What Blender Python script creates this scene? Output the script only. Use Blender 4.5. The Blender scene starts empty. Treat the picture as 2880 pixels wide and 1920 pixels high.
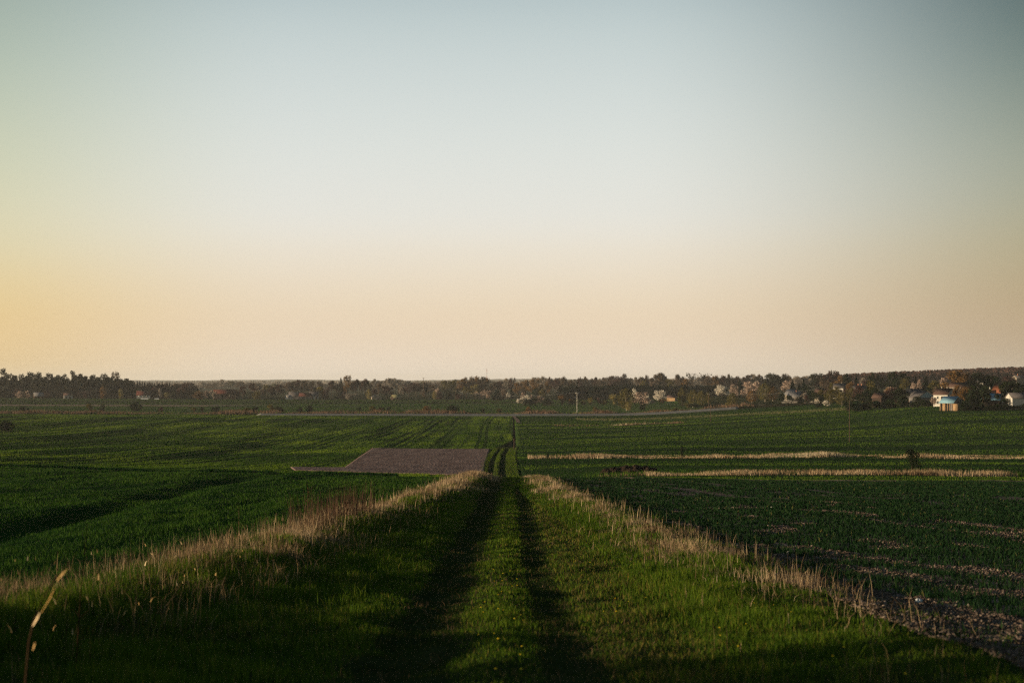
import bpy, math, random
import numpy as np
from mathutils import Vector

sc = bpy.context.scene
COL = sc.collection
R = math.radians
rng = np.random.default_rng(7)
random.seed(7)

# ------------------------------------------------------------------ camera
F = 4000.0            # focal length in pixels of the 2880 px wide frame
CX, HY = 1440.0, 1075.0
cam_d = bpy.data.cameras.new("camera")
cam = bpy.data.objects.new("camera", cam_d)
COL.objects.link(cam)
cam.location = (0, 0, 0)
cam.rotation_euler = (R(90), 0, 0)
cam_d.lens = 50.0
cam_d.sensor_width = 36.0
cam_d.shift_y = (HY - 960.0) / 2880.0
cam_d.clip_start = 0.1
cam_d.clip_end = 40000
cam_d.dof.use_dof = True
cam_d.dof.focus_distance = 75.0
cam_d.dof.aperture_fstop = 1.8
sc.camera = cam

# ------------------------------------------------------------------ light
SUN_AZ = -103.0        # degrees from the view axis, negative = left
SUN_EL = 6.4
SUN_STRENGTH = 4.8
sun_d = bpy.data.lights.new("sun", 'SUN')
sun_d.energy = SUN_STRENGTH
sun_d.angle = R(0.6)
sun_d.color = (1.0, 0.75, 0.46)
sun = bpy.data.objects.new("sun", sun_d)
COL.objects.link(sun)
sdir = Vector((math.sin(R(SUN_AZ)) * math.cos(R(SUN_EL)), math.cos(R(SUN_AZ)) * math.cos(R(SUN_EL)), math.sin(R(SUN_EL))))
sun.rotation_euler = (-sdir).to_track_quat('-Z', 'Y').to_euler()
sun.location = sdir * 50

sc.view_settings.view_transform = 'Standard'
sc.view_settings.look = 'None'
sc.view_settings.exposure = 0.70
sc.view_settings.gamma = 1.0
sc.cycles.use_denoising = False
sc.cycles.filter_width = 1.3

world = bpy.data.worlds.new("World")
sc.world = world
world.use_nodes = True
wn = world.node_tree
wn.nodes.clear()


def nd(nt, typ, **kw):
    n = nt.nodes.new(typ)
    for k, v in kw.items():
        if k == 'inp':
            for a, b in v.items():
                n.inputs[a].default_value = b
        else:
            setattr(n, k, v)
    return n


def ramp(nt, stops, interp='LINEAR'):
    n = nt.nodes.new('ShaderNodeValToRGB')
    cr = n.color_ramp
    cr.interpolation = interp
    while len(cr.elements) > 1:
        cr.elements.remove(cr.elements[-1])
    cr.elements[0].position = stops[0][0]
    cr.elements[0].color = (*stops[0][1], 1)
    for p, c in stops[1:]:
        e = cr.elements.new(p)
        e.color = (*c, 1)
    return n


def lin(r, g, b):
    f = lambda c: (c / 255 / 12.92) if c <= 10 else ((c / 255 + 0.055) / 1.055) ** 2.4
    return (f(r), f(g), f(b))


def build_world():
    nt = wn
    L = nt.links.new
    sky = nd(nt, 'ShaderNodeTexSky', sky_type='NISHITA', sun_disc=False)
    sky.sun_elevation = R(SUN_EL)
    sky.sun_rotation = R(SUN_AZ)
    sky.air_density = 1.4
    sky.dust_density = 2.0
    sky.altitude = 150
    tc = nd(nt, 'ShaderNodeTexCoord')
    sep = nd(nt, 'ShaderNodeSeparateXYZ')
    L(tc.outputs['Generated'], sep.inputs[0])
    # elevation 0..1 over -0..90 degrees (sine of the elevation is what Z gives)
    asn = nd(nt, 'ShaderNodeMath', operation='ARCSINE')
    L(sep.outputs['Z'], asn.inputs[0])
    elev = nd(nt, 'ShaderNodeMapRange', inp={1: 0.0, 2: math.pi / 2, 3: 0.0, 4: 1.0})
    L(asn.outputs[0], elev.inputs[0])
    d = lambda deg: deg / 90.0
    mid = ramp(nt, [
        (0.0, lin(236, 222, 204)),
        (d(.64), lin(231, 215, 194)),
        (d(1.8), lin(228, 208, 182)),
        (d(3.2), lin(228, 209, 181)),
        (d(5.36), lin(228, 221, 207)),
        (d(6.8), lin(224, 223, 216)),
        (d(9.6), lin(214, 219, 215)),
        (d(12.3), lin(200, 209, 208)),
        (d(15.0), lin(182, 196, 197)),
        (d(24.0), lin(132, 152, 164)),
        (d(40.0), lin(78, 98, 118)),
        (1.0, lin(50, 70, 92)),
    ], 'B_SPLINE')
    L(elev.outputs[0], mid.inputs[0])
    glow = ramp(nt, [
        (0.0, lin(226, 200, 152)),
        (d(.64), lin(222, 192, 136)),
        (d(1.8), lin(225, 195, 140)),
        (d(3.2), lin(224, 196, 137)),
        (d(5.36), lin(216, 207, 170)),
        (d(8.2), lin(200, 202, 172)),
        (d(11.8), lin(170, 184, 168)),
        (d(15.0), lin(144, 160, 150)),
        (d(24.0), lin(120, 138, 142)),
        (d(40.0), lin(78, 98, 118)),
        (1.0, lin(50, 70, 92)),
    ], 'B_SPLINE')
    L(elev.outputs[0], glow.inputs[0])
    # azimuth angle from the view axis in degrees: atan2(x, y)
    at = nd(nt, 'ShaderNodeMath', operation='ARCTAN2')
    L(sep.outputs['X'], at.inputs[0])
    L(sep.outputs['Y'], at.inputs[1])
    deg = nd(nt, 'ShaderNodeMath', operation='MULTIPLY', inp={1: 180 / math.pi})
    L(at.outputs[0], deg.inputs[0])
    toward = nd(nt, 'ShaderNodeMapRange', interpolation_type='SMOOTHSTEP', inp={1: -8.0, 2: -23.5, 3: 0.0, 4: 1.0})
    L(deg.outputs[0], toward.inputs[0])
    mixc = nd(nt, 'ShaderNodeMix', data_type='RGBA')
    L(toward.outputs[0], mixc.inputs['Factor'])
    L(mid.outputs[0], mixc.inputs['A'])
    L(glow.outputs[0], mixc.inputs['B'])
    # the sky dims away from the sun
    away = nd(nt, 'ShaderNodeMapRange', interpolation_type='SMOOTHSTEP', inp={1: 4.0, 2: 24.0, 3: 0.0, 4: 1.0})
    L(deg.outputs[0], away.inputs[0])
    dim = ramp(nt, [(0.0, lin(186, 172, 150)), (d(.9), lin(178, 160, 134)), (d(1.8), lin(176, 155, 127)), (d(3.2), lin(172, 152, 120)), (d(5.36), lin(164, 156, 124)),
                    (d(7.5), lin(150, 154, 136)), (d(9.6), lin(132, 142, 128)), (d(12.3), lin(92, 112, 108)), (d(15), lin(58, 82, 84)), (d(30), lin(56, 76, 84)), (1.0, lin(42, 60, 78))], 'B_SPLINE')
    L(elev.outputs[0], dim.inputs[0])
    mix2 = nd(nt, 'ShaderNodeMix', data_type='RGBA')
    L(away.outputs[0], mix2.inputs['Factor'])
    L(mixc.outputs['Result'], mix2.inputs['A'])
    L(dim.outputs[0], mix2.inputs['B'])
    nish = nd(nt, 'ShaderNodeVectorMath', operation='SCALE')
    nish.inputs['Scale'].default_value = 0.08
    L(sky.outputs[0], nish.inputs[0])
    fin = nd(nt, 'ShaderNodeMix', data_type='RGBA')
    fin.inputs['Factor'].default_value = 0.90
    L(nish.outputs[0], fin.inputs['A'])
    L(mix2.outputs['Result'], fin.inputs['B'])
    bg = nd(nt, 'ShaderNodeBackground')
    bg.inputs['Strength'].default_value = 1.15 / 2 ** 0.70
    L(fin.outputs['Result'], bg.inputs[0])
    out = nd(nt, 'ShaderNodeOutputWorld')
    L(bg.outputs[0], out.inputs[0])


build_world()

# ------------------------------------------------------------------ terrain
COLS = [
    (0, [(14, 1925), (25, 1690), (39.5, 1556), (60, 1455), (90, 1380), (125, 1335), (150, 1308), (165, 1306), (190, 1304), (240, 1288), (350, 1245),
         (500, 1203), (600, 1180), (640, 1171), (720, 1164), (800, 1155), (1000, 1138), (1250, 1118), (2500, 1100), (5000, 1085), (7000, 1076), (9000, 1072), (13000, 1068)]),
    (800, [(14, 1922), (25, 1692), (39.5, 1553), (60, 1450), (85, 1390), (125, 1332), (150, 1334), (190, 1329), (230, 1308), (350, 1262),
           (500, 1212), (640, 1178), (700, 1170), (800, 1156), (1000, 1140), (1300, 1120), (1500, 1113), (2500, 1095), (4000, 1084), (6000, 1078), (8000, 1073), (13000, 1069)]),
    (1430, [(14, 1920), (17.7, 1800), (25, 1690), (39.5, 1549), (59, 1450), (78, 1400), (122, 1346), (135, 1342), (165, 1356), (206, 1340), (246, 1300), (355, 1265),
            (500, 1215), (730, 1168), (800, 1158), (1000, 1140), (1300, 1120), (1500, 1113), (2500, 1095), (4000, 1084), (6000, 1076), (8000, 1070), (13000, 1067)]),
    (1800, [(14, 1920), (25, 1690), (39.5, 1549), (59, 1450), (78, 1402), (122, 1352), (150, 1343), (175, 1333), (215, 1312), (270, 1285), (330, 1260),
            (450, 1222), (600, 1189), (730, 1168), (850, 1154), (1000, 1138), (1200, 1124), (1500, 1111), (2500, 1095), (4000, 1082), (6000, 1075), (8000, 1070), (13000, 1067)]),
    (2400, [(14, 1920), (25, 1692), (39.5, 1552), (59, 1455), (78, 1408), (120, 1360), (140, 1352), (175, 1334), (215, 1312), (270, 1286), (330, 1258),
            (400, 1222), (500, 1180), (560, 1160), (620, 1148), (700, 1131), (800, 1119), (1000, 1105), (1500, 1092), (1700, 1085), (2500, 1086), (5000, 1074), (8000, 1069), (13000, 1066)]),
    (2650, [(14, 1922), (25, 1694), (39.5, 1554), (59, 1457), (78, 1410), (120, 1362), (140, 1353), (175, 1334), (215, 1312), (270, 1287), (330, 1255),
            (400, 1215), (470, 1167), (500, 1152), (545, 1138), (600, 1125), (700, 1110), (860, 1100), (1000, 1095), (1300, 1087), (1700, 1074), (2500, 1081), (5000, 1072), (13000, 1064)]),
    (2880, [(14, 1925), (25, 1695), (39.5, 1556), (59, 1459), (78, 1412), (120, 1365), (140, 1354), (175, 1335), (215, 1313), (270, 1287), (330, 1252),
            (400, 1210), (470, 1165), (500, 1151), (545, 1136), (600, 1122), (700, 1107), (860, 1097), (1000, 1091), (1300, 1080), (1700, 1064), (2500, 1078), (5000, 1070), (13000, 1062)]),
]
LR = np.linspace(math.log(4.0), math.log(14000.0), 900)
UU = np.linspace(-0.42, 0.42, 169)


def build_table():
    dd = np.exp(LR)
    prof = []
    us = []
    for px, pts in COLS:
        d = np.array([4.0] + [p[0] for p in pts])
        z = np.array([-(p[1] - HY) / F * p[0] for p in pts])
        z = np.concatenate([[-2.0 - 0.068 * 4], z])
        prof.append(np.interp(dd, d, z))
        us.append((px - CX) / F)
    prof = np.array(prof)
    T = np.empty((len(UU), len(LR)))
    for j in range(len(LR)):
        T[:, j] = np.interp(UU, us, prof[:, j])
    k = np.exp(-0.5 * (np.arange(-12, 13) / 4.5) ** 2)
    k /= k.sum()
    Tp = np.pad(T, ((0, 0), (12, 12)), mode='edge')
    T = sum(k[i] * Tp[:, i:i + T.shape[1]] for i in range(25))
    k = np.exp(-0.5 * (np.arange(-10, 11) / 4.0) ** 2)
    k /= k.sum()
    Tp = np.pad(T, ((10, 10), (0, 0)), mode='edge')
    T = sum(k[i] * Tp[i:i + T.shape[0], :] for i in range(21))
    return T


TAB = build_table()


def hash2(i, j, s):
    h = (i.astype(np.int64) * 374761393 + j.astype(np.int64) * 668265263 + s * 1274126177) & 0x7fffffff
    h = ((h ^ (h >> 13)) * 1274126177) & 0x7fffffff
    h = h ^ (h >> 16)
    return (h & 0xffff) / 65535.0


def vn(x, y, s=0):
    x = np.asarray(x, float)
    y = np.asarray(y, float)
    i = np.floor(x)
    j = np.floor(y)
    fx = x - i
    fy = y - j
    fx = fx * fx * (3 - 2 * fx)
    fy = fy * fy * (3 - 2 * fy)
    a = hash2(i, j, s)
    b = hash2(i + 1, j, s)
    c = hash2(i, j + 1, s)
    e = hash2(i + 1, j + 1, s)
    return (a * (1 - fx) + b * fx) * (1 - fy) + (c * (1 - fx) + e * fx) * fy


def sm(a, b, x):
    t = np.clip((np.asarray(x, float) - a) / (b - a), 0, 1)
    return t * t * (3 - 2 * t)


def band_l(y):   # middle of the dry verge left of the track
    return np.interp(y, [0, 23, 42, 57, 84, 120, 140], [-6.9, -6.8, -6.3, -5.4, -4.0, -3.3, -3.2])


def band_r(y):   # middle of the dry verge right of the track
    return np.interp(y, [0, 18, 25, 40, 60, 84, 120, 140], [4.4, 4.6, 4.9, 4.6, 3.8, 2.8, 2.0, 2.0])


def track_x(y):
    return np.interp(y, [0, 14, 40, 60, 122, 160, 200, 246, 300, 355, 400], [-0.12, -0.12, -0.26, -0.2, -0.35, -1.2, -2.2, -2.5, -2.6, -2.1, -1.5])


def zf(x, y):
    """height of the ground at x, y (metres)"""
    x = np.asarray(x, float)
    y = np.asarray(y, float)
    yy = np.maximum(y, 4.0)
    u = np.clip(x / np.maximum(y, 14.0), UU[0], UU[-1])
    fu = (u - UU[0]) / (UU[1] - UU[0])
    fr = np.clip((np.log(yy) - LR[0]) / (LR[1] - LR[0]), 0, len(LR) - 1.001)
    iu = np.clip(fu.astype(int), 0, len(UU) - 2)
    ir = np.clip(fr.astype(int), 0, len(LR) - 2)
    a = fu - iu
    b = fr - ir
    z = (TAB[iu, ir] * (1 - a) + TAB[iu + 1, ir] * a) * (1 - b) + (TAB[iu, ir + 1] * (1 - a) + TAB[iu + 1, ir + 1] * a) * b
    z = z + np.where(y < 4.0, -0.068 * (np.maximum(y, -60) - 4.0), 0.0)
    # folds of the big left field, running with the rows
    wl = sm(-5, -30, x) * sm(150, 230, y) * (1 - sm(620, 700, y))
    wl = wl * (1 - .85 * sm(-52, -40, x) * sm(190, 203, y) * (1 - sm(358, 375, y)))
    ph = 0.9 * np.sin(y / 70.0) + 2.0 * vn(x / 60, y / 160, 3)
    z = z + wl * (0.26 * np.sin(x / 7.5 + ph) + 0.12 * np.sin(x / 2.9 + 1.7 * ph + y / 160) + 0.5 * (vn(x / 26, y / 90, 5) - .5) + 0.20 * (vn(x / 7, y / 60, 6) - .5)
             + 0.06 * np.sin(2 * math.pi * x / 3.3 + 1.5 * vn(x / 30, y / 120, 7)))
    # near left field: soft hollow and fine folds
    wn_ = sm(-8.5, -12, x) * (1 - sm(140, 165, y)) * sm(5, 20, y)
    hx = -18.5 - 3.0 * np.sin((y - 60) / 30.0)
    z = z + wn_ * (-0.24 * np.exp(-((x - hx) / 1.5) ** 2) + 0.12 * (vn(x / 9, y / 30, 8) - .5) + 0.22 * (vn(x / 2.6, y / 12, 9) - .5) + .10 * (vn(x / .9, y / 5, 10) - .5))
    # right-hand fields: gentle
    wr = sm(7, 12, x) * (1 - sm(600, 700, y)) * sm(5, 20, y)
    z = z + wr * (0.30 * (vn(x / 14, y / 12, 11) - .5) + 0.08 * (vn(x / 2.5, y / 2.5, 12) - .5))
    # track profile
    tw = 1 - sm(126, 140, y)
    xc = x - track_x(y)
    wob = 0.25 * (vn(y / 7.0, x * 0, 20) - .5)
    rut = -0.07 * np.exp(-((xc + 1.06 + wob * .6) / 0.62) ** 2) - 0.055 * np.exp(-((xc - 0.82 + wob * .5) / 0.44) ** 2)
    rut = rut + 0.03 * np.exp(-((xc + 0.12) / 0.4) ** 2)
    bl = band_l(y)
    br = band_r(y)
    bank = 0.34 * np.exp(-((x - bl - 0.2) / 1.5) ** 2) + 0.16 * np.exp(-((x - br) / 1.2) ** 2)
    bank = bank + 1.1 * (.35 + .9 * vn(y / 2.6, x * 0, 24)) * np.exp(-((x + 11.0) / 2.2) ** 2) * (1 - sm(15, 24, y))  # added bank, out of view on the left, shades the foreground
    rough = 0.10 * (vn(x / .8, y / .9, 21) - .5) + 0.05 * (vn(x / .3, y / .35, 22) - .5)
    z = z + tw * (sm(12, 9, np.abs(x)) * (rut + rough) + bank)
    # far part of the track
    tw2 = sm(150, 170, y) * (1 - sm(345, 360, y)) * sm(9, 6, np.abs(xc))
    rut2 = -0.22 * np.exp(-((xc + .95) / .45) ** 4) - 0.22 * np.exp(-((xc - .85) / .45) ** 4) + .12 * np.exp(-(xc / .35) ** 2)
    z = z + tw2 * rut2
    # wooded roughness of the far hills
    wh = sm(4500, 7000, y)
    z = z + wh * (15 * (vn(x / 900, y / 2500, 30) - .5) + 7 * (vn(x / 60, y / 300, 31) - .5))
    return z


def g(px, d):
    x = (px - CX) / F * d
    return Vector((x, d, float(zf(np.array([x]), np.array([d]))[0])))


DS = np.exp(np.linspace(math.log(120), math.log(6000), 3000))


def solve_d(px, py, dmin=330.0):
    """distance at which the ground in column px comes up to row py"""
    ds = DS[DS >= dmin]
    z = zf((px - CX) / F * ds, ds)
    row = HY - z / ds * F
    k = np.argmax(row <= py)
    if not (row <= py).any():
        k = len(ds) - 1
    return float(ds[k])


# ------------------------------------------------------------------ materials
MATS = {}


def mat_base(name):
    m = bpy.data.materials.new(name)
    m.use_nodes = True
    nt = m.node_tree
    b = nt.nodes['Principled BSDF']
    b.inputs['Specular IOR Level'].default_value = 0.15
    b.inputs['Roughness'].default_value = 0.9
    MATS[name] = m
    return m, nt, b


def mat_noise(name, c1, c2, scale=1.0, c3=None, stretch=(1, 1, 1), rough=1.0, spec=0.0, bump=0.0, bscale=None, detail=6, w=(0.35, 0.65), coord='Object', c3at=.85):
    m, nt, b = mat_base(name)
    L = nt.links.new
    tc = nd(nt, 'ShaderNodeTexCoord')
    mp = nd(nt, 'ShaderNodeMapping')
    mp.inputs['Scale'].default_value = stretch
    L(tc.outputs[coord], mp.inputs[0])
    no = nd(nt, 'ShaderNodeTexNoise')
    no.inputs['Scale'].default_value = scale
    no.inputs['Detail'].default_value = detail
    no.inputs['Roughness'].default_value = 0.62
    L(mp.outputs[0], no.inputs['Vector'])
    st = [(w[0], c1), (w[1], c2)]
    if c3:
        st.append((c3at, c3))
    r = ramp(nt, st)
    L(no.outputs['Fac'], r.inputs[0])
    L(r.outputs[0], b.inputs['Base Color'])
    b.inputs['Roughness'].default_value = rough
    b.inputs['Specular IOR Level'].default_value = spec
    if bump:
        n2 = nd(nt, 'ShaderNodeTexNoise')
        n2.inputs['Scale'].default_value = bscale or scale * 3
        n2.inputs['Detail'].default_value = 5
        L(mp.outputs[0], n2.inputs['Vector'])
        bp = nd(nt, 'ShaderNodeBump')
        bp.inputs['Strength'].default_value = 1.0
        bp.inputs['Distance'].default_value = bump
        L(n2.outputs['Fac'], bp.inputs['Height'])
        L(bp.outputs[0], b.inputs['Normal'])
    return m


def mat_leaf(name, stops, trans=0.3, jitter=0.0):
    """foliage: colour from the per-face 'tint' value, some light through the leaf"""
    m = bpy.data.materials.new(name)
    m.use_nodes = True
    nt = m.node_tree
    nt.nodes.clear()
    L = nt.links.new
    at = nd(nt, 'ShaderNodeAttribute', attribute_name='tint')
    r = ramp(nt, stops)
    L(at.outputs['Fac'], r.inputs[0])
    df = nd(nt, 'ShaderNodeBsdfDiffuse')
    tr = nd(nt, 'ShaderNodeBsdfTranslucent')
    L(r.outputs[0], df.inputs[0])
    L(r.outputs[0], tr.inputs[0])
    mx = nd(nt, 'ShaderNodeMixShader')
    mx.inputs[0].default_value = trans
    L(df.outputs[0], mx.inputs[1])
    L(tr.outputs[0], mx.inputs[2])
    o = nd(nt, 'ShaderNodeOutputMaterial')
    L(mx.outputs[0], o.inputs[0])
    MATS[name] = m
    return m


mat_noise('ground', (.020, .026, .012), (.040, .046, .020), .02, c3=(.07, .06, .04), bump=.4, bscale=.5, detail=10)
mat_noise('verge_soil', (.016, .027, .009), (.034, .044, .016), 1.4, c3=(.065, .058, .028), bump=.05, bscale=9)
mat_noise('crop_soil', (.010, .030, .008), (.022, .052, .012), .6, bump=.10, bscale=4, stretch=(1, .35, 1))
mat_noise('mid_crop', (.019, .042, .009), (.042, .076, .014), .09, c3=(.060, .098, .018), bump=.25, bscale=1.1, stretch=(1, .16, 1), detail=8)
mat_noise('right_soil', (.045, .036, .031), (.19, .155, .138), 2.2, c3=(.32, .275, .245), bump=.10, bscale=7, detail=9, c3at=.78)
mat_noise('strip_crop', (.013, .030, .011), (.030, .056, .016), .07, bump=.2, bscale=1.0, stretch=(.16, 1, 1), detail=8)
mat_noise('ploughed', (.13, .090, .082), (.235, .170, .155), .35, bump=.16, bscale=1.6, stretch=(1.6, .30, 1), detail=8)
mat_noise('bare_soil', (.11, .075, .062), (.24, .17, .145), 1.0, bump=.09, bscale=4, detail=8)
mat_noise('gravel_road', (.14, .14, .14), (.22, .22, .215), .5, bump=.02)
mat_noise('far_field', (.036, .058, .022), (.060, .092, .032), .012, c3=(.10, .10, .05), bump=.3, bscale=.5, stretch=(.12, 1, 1), detail=8)
mat_leaf('green_blade', [(0, (.012, .040, .007)), (.5, (.062, .115, .012)), (.85, (.125, .170, .018)), (1, (.16, .14, .035))], .38)
mat_leaf('rut_blade', [(0, (.014, .034, .008)), (.6, (.036, .062, .012)), (.9, (.075, .075, .022)), (1, (.11, .09, .035))], .3)
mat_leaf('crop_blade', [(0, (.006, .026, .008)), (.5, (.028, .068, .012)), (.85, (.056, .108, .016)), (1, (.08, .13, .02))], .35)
mat_leaf('right_blade', [(0, (.005, .018, .009)), (.5, (.013, .034, .013)), (.9, (.026, .055, .018)), (1, (.09, .085, .03))], .25)
mat_leaf('mid_blade', [(0, (.009, .034, .008)), (.5, (.054, .106, .013)), (1, (.13, .19, .018))], .3)
mat_leaf('dry_blade', [(0, (.085, .052, .030)), (.35, (.22, .155, .095)), (.75, (.42, .32, .205)), (1, (.54, .44, .31))], .25)
mat_leaf('red_reed', [(0, (.055, .034, .024)), (.5, (.11, .070, .050)), (1, (.20, .135, .095))], .2)
mat_leaf('pale_reed', [(0, (.16, .115, .075)), (.5, (.30, .24, .16)), (1, (.46, .39, .29))], .2)
mat_leaf('stubble_blade', [(0, (.05, .06, .025)), (.6, (.10, .11, .05)), (1, (.18, .16, .09))], .2)
mat_leaf('clod', [(0, (.06, .045, .036)), (.8, (.12, .092, .076)), (1, (.24, .195, .165))], 0.0)
mat_leaf('flower', [(0, (.75, .52, .02)), (1, (.80, .62, .05))], .3)
mat_leaf('weed', [(0, (.035, .022, .014)), (1, (.07, .045, .028))], .1)
mat_leaf('weed_leaf', [(0, (.45, .28, .10)), (.5, (.62, .42, .20)), (1, (.80, .64, .42))], .15)


# ------------------------------------------------------------------ mesh helpers
def mesh_arrays(name, co, faces_idx, nper, mat=None, tint=None, smooth=False, smat=None, midx=None):
    """co (n,3); faces_idx (m,k) for k = nper"""
    me = bpy.data.meshes.new(name)
    co = np.ascontiguousarray(co, dtype=np.float32)
    fi = np.ascontiguousarray(faces_idx, dtype=np.int32)
    me.vertices.add(len(co))
    me.vertices.foreach_set('co', co.ravel())
    nf = len(fi)
    me.loops.add(nf * nper)
    me.loops.foreach_set('vertex_index', fi.ravel())
    me.polygons.add(nf)
    me.polygons.foreach_set('loop_start', np.arange(0, nf * nper, nper, dtype=np.int32))
    if smooth:
        me.polygons.foreach_set('use_smooth', np.ones(nf, dtype=bool))
    if tint is not None:
        a = me.attributes.new('tint', 'FLOAT', 'POINT')
        a.data.foreach_set('value', np.ascontiguousarray(tint, dtype=np.float32))
    if mat:
        me.materials.append(MATS[mat] if isinstance(mat, str) else mat)
    me.update(calc_edges=True)
    return me


def link(name, me, parent=None):
    o = bpy.data.objects.new(name, me)
    COL.objects.link(o)
    if parent is not None:
        o.parent = parent
    return o


def tag(o, label=None, cat=None, group=None, kind=None):
    if label:
        o['label'] = label
    if cat:
        o['category'] = cat
    if group:
        o['group'] = group
    if kind:
        o['kind'] = kind
    return o


def grid_mesh(name, X, Y, Z, mat, skirt=0.0):
    ny, nx = X.shape
    co = np.stack([X, Y, Z], -1).reshape(-1, 3)
    idx = np.arange(ny * nx).reshape(ny, nx)
    f = np.stack([idx[:-1, :-1], idx[:-1, 1:], idx[1:, 1:], idx[1:, :-1]], -1).reshape(-1, 4)
    if skirt:
        ring = np.concatenate([idx[0, :], idx[1:, -1], idx[-1, -2::-1], idx[-2:0:-1, 0]])
        low = co[ring].copy()
        low[:, 2] -= skirt
        n0 = len(co)
        k = len(ring)
        a = np.arange(k)
        b = (a + 1) % k
        sf = np.stack([ring[b], ring[a], n0 + a, n0 + b], -1)
        co = np.concatenate([co, low])
        f = np.concatenate([f, sf])
    return mesh_arrays(name, co, f, 4, mat, smooth=True)


def patch(name, ys, xl, xr, nx, off, mat, skirt=.5, label=None):
    ys = np.asarray(ys, float)
    t = np.linspace(0, 1, nx)
    xl = np.broadcast_to(np.asarray(xl, float), ys.shape)
    xr = np.broadcast_to(np.asarray(xr, float), ys.shape)
    X = xl[:, None] * (1 - t) + xr[:, None] * t
    Y = np.repeat(ys[:, None], nx, 1)
    Z = zf(X, Y) + off
    o = link(name, grid_mesh(name, X, Y, Z, mat, skirt))
    tag(o, kind='structure', label=label)
    return o


def geo(a, b, n):
    return np.exp(np.linspace(math.log(a), math.log(b), n))


# ------------------------------------------------------------------ ground sheet
def build_ground():
    ang = np.concatenate([np.linspace(-180, -35, 60)[:-1], np.linspace(-35, 35, 421), np.linspace(35, 180, 60)[1:]])
    rad = np.concatenate([[0.6], geo(2.0, 900.0, 420), geo(920, 12000, 160)])
    A, RR = np.meshgrid(np.radians(ang), rad)
    X = RR * np.sin(A)
    Y = RR * np.cos(A)
    Z = zf(X, Y)
    low = 0.45 * (1 - sm(900, 1100, RR))
    o = link('ground', grid_mesh('ground', X, Y, Z - low, 'ground'))
    tag(o, kind='structure')


build_ground()


# ------------------------------------------------------------------ fields, track, road
def yend_l(x):   # far edge of the near left field
    return 124 + np.clip(-x - 12, 0, 200) * 0.62


def fields():
    ys = geo(5, 134, 420)
    patch('track', ys, band_l(ys) - 2.2, band_r(ys) + 1.6, 150, 0.0, 'verge_soil')
    # near left field: columns run to its slanting far edge
    nx, ny = 170, 260
    xs = -8.0 - (geo(1, 121, nx) - 1)
    T = (geo(1, 21, ny) - 1) / 20
    X = np.repeat(xs[None, :], ny, 0)
    Y = 6 + T[:, None] * (yend_l(xs)[None, :] - 6)
    X = X + (band_l(Y) - 0.4 + 8.0) * np.exp(-(-8 - xs)[None, :] / 6.0)
    o = link('field', grid_mesh('field', X[:, ::-1], Y[:, ::-1], zf(X, Y)[:, ::-1] + .03, 'crop_soil', .6))
    tag(o, kind='structure')
    ys = geo(5, 141, 300)
    patch('field', ys, band_r(ys) + 1.2, band_r(ys) + 110, 240, 0.02, 'right_soil')
    # big left field
    nx, ny = 620, 240
    t = np.linspace(0, 1, nx)
    ys = geo(128, 718, ny)
    xr = np.interp(ys, [128, 350, 420, 718], [-3.2, -5.0, 0.2, 0.6])
    xl = np.full(ny, -330.0)
    X = xr[:, None] + (xl - xr)[:, None] * t[None, :] ** 1.5
    Y = np.repeat(ys[:, None], nx, 1)
    keep = yend_l(X)
    Y = np.maximum(Y, keep + 1.5)
    o = link('field', grid_mesh('field', X[:, ::-1], Y[:, ::-1], zf(X, Y)[:, ::-1] - .02, 'mid_crop', .6))
    tag(o, kind='structure')
    ys = np.linspace(203, 356, 150)
    patch('ploughed_field', ys, np.interp(ys, [203, 218, 221, 356], [-31, -34, -26, -35]), np.interp(ys, [203, 356], [-4.2, -5.6]), 110, .10, 'ploughed')
    ys = np.linspace(143, 372, 330)
    patch('track', ys, track_x(ys) - 2.6, track_x(ys) + 3.4, 40, 0.03, 'verge_soil')
    # strips right of the track
    ys = np.linspace(142, 722, 240)
    patch('field', ys, np.where(ys < 372, track_x(ys) + 3.0, 1.2), np.where(ys < 600, 190 + ys * .1, 250), 170, -.02, 'strip_crop')
    # soil lane along the far edge of the near right field
    ys = np.linspace(136.5, 141.5, 8)
    patch('field_edge', ys, 3.0, 110, 150, .10, 'ploughed')
    # pale strip behind the second reed strip, and the stubble strip that climbs to the right
    # road across the valley
    nx = 160
    xs = np.linspace(-128, 118, nx)
    yc = np.interp(xs, [-260, -120, 0, 125], [712, 718, 728, 744])
    V = np.array([-6.0, -5.2, -3, 0, 3, 5.2, 6.0])
    H = np.array([-.3, .12, .28, .45, .62, .70, .3])
    X = np.repeat(xs[None, :], len(V), 0)
    Y = yc[None, :] + V[:, None] * (1 - .55 * sm(70, 118, xs))[None, :]
    Z = zf(X, Y * 0 + yc[None, :]) + H[:, None]
    o = link('road', grid_mesh('road', X, Y, Z, 'gravel_road', .6))
    tag(o, kind='structure')
    # pale strip of bare soil far across the left plain
    ys = np.linspace(965, 1000, 12)
    patch('bare_field', ys, -400, -205 + (ys - 965) * 1.5, 120, .15, 'ploughed')
    ys = geo(740, 1240, 90)
    patch('field', ys, -520, np.interp(ys, [740, 1240], [110, 170]), 160, -.05, 'far_field')


fields()


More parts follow.
